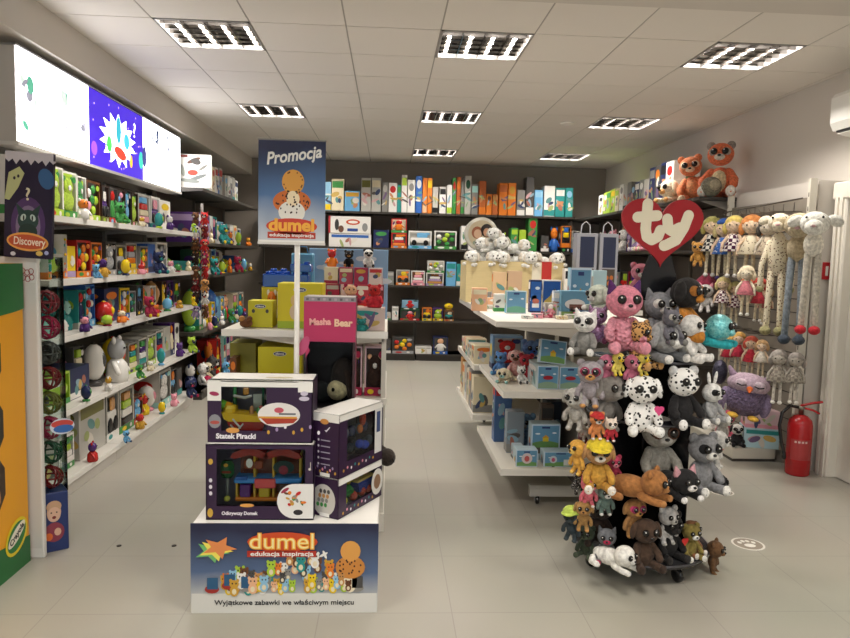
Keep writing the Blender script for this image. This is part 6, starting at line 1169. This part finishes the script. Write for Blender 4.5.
hang_doll('tall crochet rabbit-like doll in pink dress, middle row', 744, 264, 316, 2.68, 'f0e0c0', 'd8808a', skin='f4e6cc', shoes='f6f0e4')
hang_doll('crochet doll with red headscarf and red dress, middle row right', 757, 276, 322, 2.8, 'd85040', 'c83a48')
hang_doll('crochet doll with cream hair at the right of the middle row', 764, 283, 325, 2.9, 'e0c8a0', 'b87a70')
P_('white cat plush with pink ears beside the crimson skirt', 706, 291, 7, 5.75, c='dcd8d4', c2='white', ears='cat', ear_c='pink', pose='hang', yaw=-.5, group=None)
q = MB(); q.lathe([(.02, .0), (.1, -.08), (.12, -.11)][::-1], mat('8f2440', 'fur'), 16); o = q.build('plush_skirt'); o.location = ax(707, 273, 2.8); tag(o, 'crimson skirt-shaped soft toy hanging under the top left doll', 'soft toy')
for k, (px, yt, yb, hr, dr, lab) in enumerate(((726, 334, 372, 'e0c070', 'b02438', 'first from the left'), (737, 330, 374, 'e0b060', 'c03048', 'second from the left'), (749, 334, 380, 'd8604a', 'c83040', 'third from the left'), (760, 338, 378, 'c8a070', 'e8e0d0', 'rightmost'))):
    hang_doll(f"blond crochet doll in {'red' if k < 3 else 'cream'} dress, lower row, {lab}", px, yt, yb, 2.74+.03*k, hr, dr)
hang_doll('grey crochet bear doll with white mittens, left of the grey pair', 776, 347, 404, 2.72, 'a09890', 'b0a898', skin='b8b0a4', patt='check', p2='8a8078', shoes='f0ece4', legs='d8d0c4')
hang_doll('grey crochet bear doll, right one of the grey pair', 793, 350, 404, 2.8, '9a928a', 'a8a092', skin='aca498', patt='check', p2='80786e', shoes='ece8e0', legs='d0c8bc')
q = MB(); q.ell((0, 0, 0), (.06, .05, .1), mat('0c0b12', 'glitter', '5a5870', 160)); o = q.build('sequin_pouch'); o.location = ax(720, 372, 2.68); tag(o, 'dark sequin pouch hanging between the carousel and the dolls', 'pouch')
# owl cushion
t = thing('owl_plush', 'big lilac owl plush with sleepy eyes, orange beak and yellow feet', 'plush toy', ax(741, 417, 2.66), 0, None, rot=(0, R(8), R(-22)))
b = MB(); b.ell((0, 0, .14), (.165, .12, .13), mat('7a6a88', 'curl', None, 60)); b.ell((.14, -.03, .12), (.04, .06, .09), mat('8a7a98', 'fur')); b.ell((-.15, -.02, .12), (.035, .06, .09), mat('8a7a98', 'fur')); b.build('body', t)
b = MB(); b.ell((0, -.01, .255), (.15, .11, .085), mat('c0a8b8', 'fur')); b.tube([(-.11, 0, .3), (-.15, 0, .355)], [.03, .012], mat('a890a8', 'fur')); b.tube([(.11, 0, .3), (.15, 0, .35)], [.03, .012], mat('a890a8', 'fur')); b.build('head', t)
for s in (-1, 1):
    q = MB(); q.ell((s*.06, -.1, .265), (.045, .02, .035), mat('d8c4d0', 'fur')); q.tube([(s*.06-.03, -.122, .262), (s*.06, -.128, .254), (s*.06+.03, -.122, .262)], .005, mat('1c1620'), 6); q.build('eye', t)
    q = MB(); q.ell((s*.07, -.08, .02), (.04, .06, .02), mat('e0b040', 'fur')); q.build('foot', t)
q = MB(); q.tube([(0, -.11, .235), (0, -.15, .215)], [.025, .006], mat('d8682c', 'fur')); q.build('beak', t)
o = solid_box(.26, .15, .2, 'b8d8e0', 'teal', 'toy_box', 'pale blue and white box on the peg wall base', 'box', None, 200, (2.90, 5.06, .1015), -.3); 
solid_box(.24, .14, .18, 'e8c8cc', 'pink', 'toy_box', 'pale pink box stacked on the blue and white one', 'box', None, 201, (2.90, 5.07, .253), -.3)
plush('pink bunny plush with white face on the left of the peg wall base', (2.76, 5.35, .1015), .26, 'd8607a', 'white', -.6, group=None, name='plush_toy', ears='long', belly='white')
plush('black and white dog plush on the peg wall base', (2.74, 5.14, .1015), .19, 'white', 'black', -.2, group=None, name='plush_toy', ears='flop', ear_c='1c1a1a', mask='1c1a1a', body_c='2a2828')
plush('white kitten plush lying at front of the peg wall base', (2.84, 5.62, .1015), .2, 'efeae6', 'white', -.8, group=None, name='plush_toy', ears='cat', body_c='e8e4e0')
plush('brown bear plush slumped behind the pale pink box', (2.93, 5.3, .1015), .36, '5a4030', 'brown', -.5, group=None, name='plush_toy', ears='round')
plush('pink plush leaning beside the fire extinguisher hose', (3.02, 4.98, .255) if False else (2.985, 5.32, .1015), .4, 'd89aa0', 'pink', -.3, group=None, name='plush_toy', ears='round') if False else None
# ================================================================ extinguisher, sign, air conditioner, pipe
ep = gr(799, 469)
t = thing('fire_extinguisher', 'red fire extinguisher with black hose on the floor by the door', 'fire extinguisher', (3.0, 4.75, 0), R(-20)); rd = mat('b01c20', 'gloss')
b = MB(); b.lathe([(.075, 0), (.083, .01), (.083, .36), (.075, .4), (.045, .43), (.02, .44)], rd, 28); b.build('cylinder', t)
b = MB(); b.M = Matrix.Rotation(PI, 4, 'Z') if False else Matrix.Identity(4)
for k in range(8):
    a0, a1 = R(-90-50+12.5*k), R(-90-50+12.5*(k+1)); b.add([(.0838*math.cos(a0), .0838*math.sin(a0), .12), (.0838*math.cos(a1), .0838*math.sin(a1), .12), (.0838*math.cos(a1), .0838*math.sin(a1), .27), (.0838*math.cos(a0), .0838*math.sin(a0), .27)], [(0, 1, 2, 3)], mat('a83a3a'))
for j in range(4): b.add([(.0842*math.cos(R(-90+s)), .0842*math.sin(R(-90+s)), .245+dz) for s, dz in ((-32+16*j, 0), (-22+16*j, 0), (-22+16*j, .014), (-32+16*j, .014))], [(0, 1, 2, 3)], mat('e0c8c0'))
b.build('label_plate', t)
b = MB(); b.lathe([(.018, .44), (.018, .475), (.024, .48), (.024, .5)], mat('8a8278', 'metal'), 14); b.build('valve', t)
b = MB(); b.tube([(.0, 0, .505), (.06, -.02, .53), (.12, -.03, .545)], .009, rd, 8); b.build('lever', t); b = MB(); b.tube([(.0, 0, .49), (.07, -.02, .48), (.11, -.02, .46)], .008, rd, 8); b.build('handle', t)
b = MB(); b.tube([(-.015, 0, .49), (-.08, -.02, .5), (-.13, -.04, .45), (-.145, -.05, .36), (-.13, -.06, .25), (-.11, -.07, .17)], .012, mat('161414', 'gloss'), 10); b.tube([(-.11, -.07, .17), (-.105, -.07, .13)], [.014, .016], mat('161414', 'gloss'), 10); b.build('hose', t)
p = at(827, 271, 4.82); t = thing('wall_sign', 'small red rectangular sign with white mark on the right wall', 'sign', (max(p.x, 3.095), 4.829, p.z)); b = MB(); b.rbox((-.032, -.006, -.062), (.032, 0, .062), mat('b01c24'), .002); b.build('plate', t); b = MB(); b.rect(-.01, -.035, .01, .035, -.0075, mat('e8e4e0')); b.build('symbol', t)
t = thing('air_conditioner', 'white wall-mounted air conditioner near the ceiling on the right', 'air conditioner', (XW1-.001, 4.72, 2.42), -PI/2)
pr = [(0, .04), (.03, 0), (.2, .02), (.225, .07), (.225, .24), (.2, .27), (0, .27)]
b = MB(); vs = [(x, -p[0], p[1]) for x in (0, .95) for p in pr]; n = len(pr); b.add(vs, [tuple(range(n)), tuple(range(2*n-1, n-1, -1))]+[(i, i+n, (i+1) % n+n, (i+1) % n) for i in range(n)], mat('f0eee8', 'gloss')); b.build('casing', t)
b = MB(); b.box((.03, -.195, .008), (.92, -.06, .02), mat('2a2a2c')); b.build('air_slot', t); b = MB(); b.add([(.03, -.19, -.005), (.92, -.19, -.005), (.92, -.1, -.02), (.03, -.1, -.02), (.03, -.19, 0), (.92, -.19, 0), (.92, -.1, -.015), (.03, -.1, -.015)], [(0,3,2,1), (4,5,6,7), (0,1,5,4), (1,2,6,5), (2,3,7,6), (3,0,4,7)], mat('d8d6d0', 'gloss')); b.build('louvre', t)
b = MB(); x = XW1-.06; b.tube([(x, 4.62, 2.69), (x, 4.68, 2.78), (x-.02, 4.72, 2.895)], .022, mat('4a3c34', 'matt'), 10); b.tube([(x+.03, 4.66, 2.69), (x+.03, 4.72, 2.78), (x+.02, 4.78, 2.895)], .014, mat('3a302a', 'matt'), 8); o = b.build('coolant_pipe'); tag(o, 'dark wrapped pipes rising from air conditioner to the ceiling', 'pipe')
# big plush on top of right shelf (upper corner)
t = thing('plush_shelf', 'dark high shelf carrying the big orange plush toys', 'shelf', (2.74, 7.12, 2.07), -PI/2); b = MB(); b.box((0, 0, 0), (1.08, .5, .03), mat('3d3833')); b.build('board', t)
for x in (.05, 1.0): q = MB(); q.add([(x, .03, 0), (x+.01, .03, 0), (x+.01, .5, 0), (x, .5, 0), (x, .5, -.14), (x+.01, .5, -.14)], [(0,3,2,1), (0,4,3), (1,2,5), (0,1,5,4), (2,3,4,5)], mat('a8a49c')); q.build('bracket', t)
G5 = 'big plush toys on the high right shelf'
plush('big orange-red plush with grey muzzle and cream belly, sitting up high', (3.0, 6.22, 2.1015), .58, 'ea7a50', 'e0d8cc', -.55, group=G5, name='big_plush', ears='round', belly='f0dcb0', ear_c='9a9088', mask='b8aca0', head_k=.8)
plush('orange plush leaning with closed eyes beside the biggest one', (2.95, 6.6, 2.1015), .5, 'e68a5c', 'f0d8b8', -.5, group=G5, name='big_plush', ears='round', tilt=.1, roll=-.15, belly='e8a070', mask='f0d8b8', head_k=.85)
plush('cream and orange plush lying down along the high shelf', (2.92, 6.84, 2.1015), .42, 'f0e2c4', 'e0a868', -1.3, group=G5, name='big_plush', ears='flop', pose='lie', body_c='f2e4c8')
q = MB(); q.ell((0, 0, .09), (.09, .09, .09), mat('8a8470', 'curl', None, 60)); q.ell((0, -.075, .1), (.05, .03, .05), mat('a89c84', 'fur')); o = q.build('plush_toy'); o.location = (2.86, 6.08, 2.1015); tag(o, 'grey-brown round woolly plush in front of the orange ones', 'plush toy', G5)
# floor stickers
def sticker(px, py, rx, label):
    p = gr(px, py); t = thing('floor_sticker', label, 'sticker', (p.x, p.y, .0006)); b = MB(); n = 28
    b.add([(rx*math.cos(2*PI*k/n), rx*math.sin(2*PI*k/n), 0) for k in range(n)], [tuple(range(n))], mat('e8e4da')); b.add([(rx*.86*math.cos(2*PI*k/n), rx*.86*math.sin(2*PI*k/n), .0004) for k in range(n)], [tuple(range(n))], mat('9a8f80')); b.build('disc', t)
    q = MB()
    def dot(x, y, a, c): q.add([(x+a*math.cos(2*PI*k/12), y+c*math.sin(2*PI*k/12), .0009) for k in range(12)], [tuple(range(12))], mat('f0ece2'))
    dot(0, -rx*.25, rx*.36, rx*.28)
    for k in range(4): dot(-rx*.45+rx*.3*k, rx*(.2+.2*(k in (1, 2))), rx*.13, rx*.18)
    q.build('paw_mark', t)
sticker(748, 544, .085, 'round white paw-mark sticker on the floor right of the carousel'); sticker(722, 492, .075, 'partly hidden white and red sticker on the floor behind the carousel')
for k, (px, py) in enumerate(((119, 546), (174, 546))): q = MB(); q.lathe([(.012, 0), (.012, .003), (.006, .005)], mat('2a2624'), 12); o = q.build('floor_stud'); o.location = gr(px, py); o.location.z = .0005; tag(o, f"small dark stud in the floor, {['left','right'][k]} of the two by the aisle", 'floor stud')
# ================================================================ render look
sc = bpy.context.scene
w = bpy.data.worlds.new('world'); sc.world = w; w.use_nodes = True; w.node_tree.nodes['Background'].inputs[0].default_value = (.9, .93, 1, 1); w.node_tree.nodes['Background'].inputs[1].default_value = 1.9
sc.view_settings.view_transform = 'Standard'; sc.view_settings.look = 'None'; sc.view_settings.gamma = 1; sc.view_settings.exposure = .12
sc.cycles.max_bounces = 7; sc.cycles.transparent_max_bounces = 12; sc.cycles.use_denoising = True
sc.cycles.sample_clamp_indirect = 4
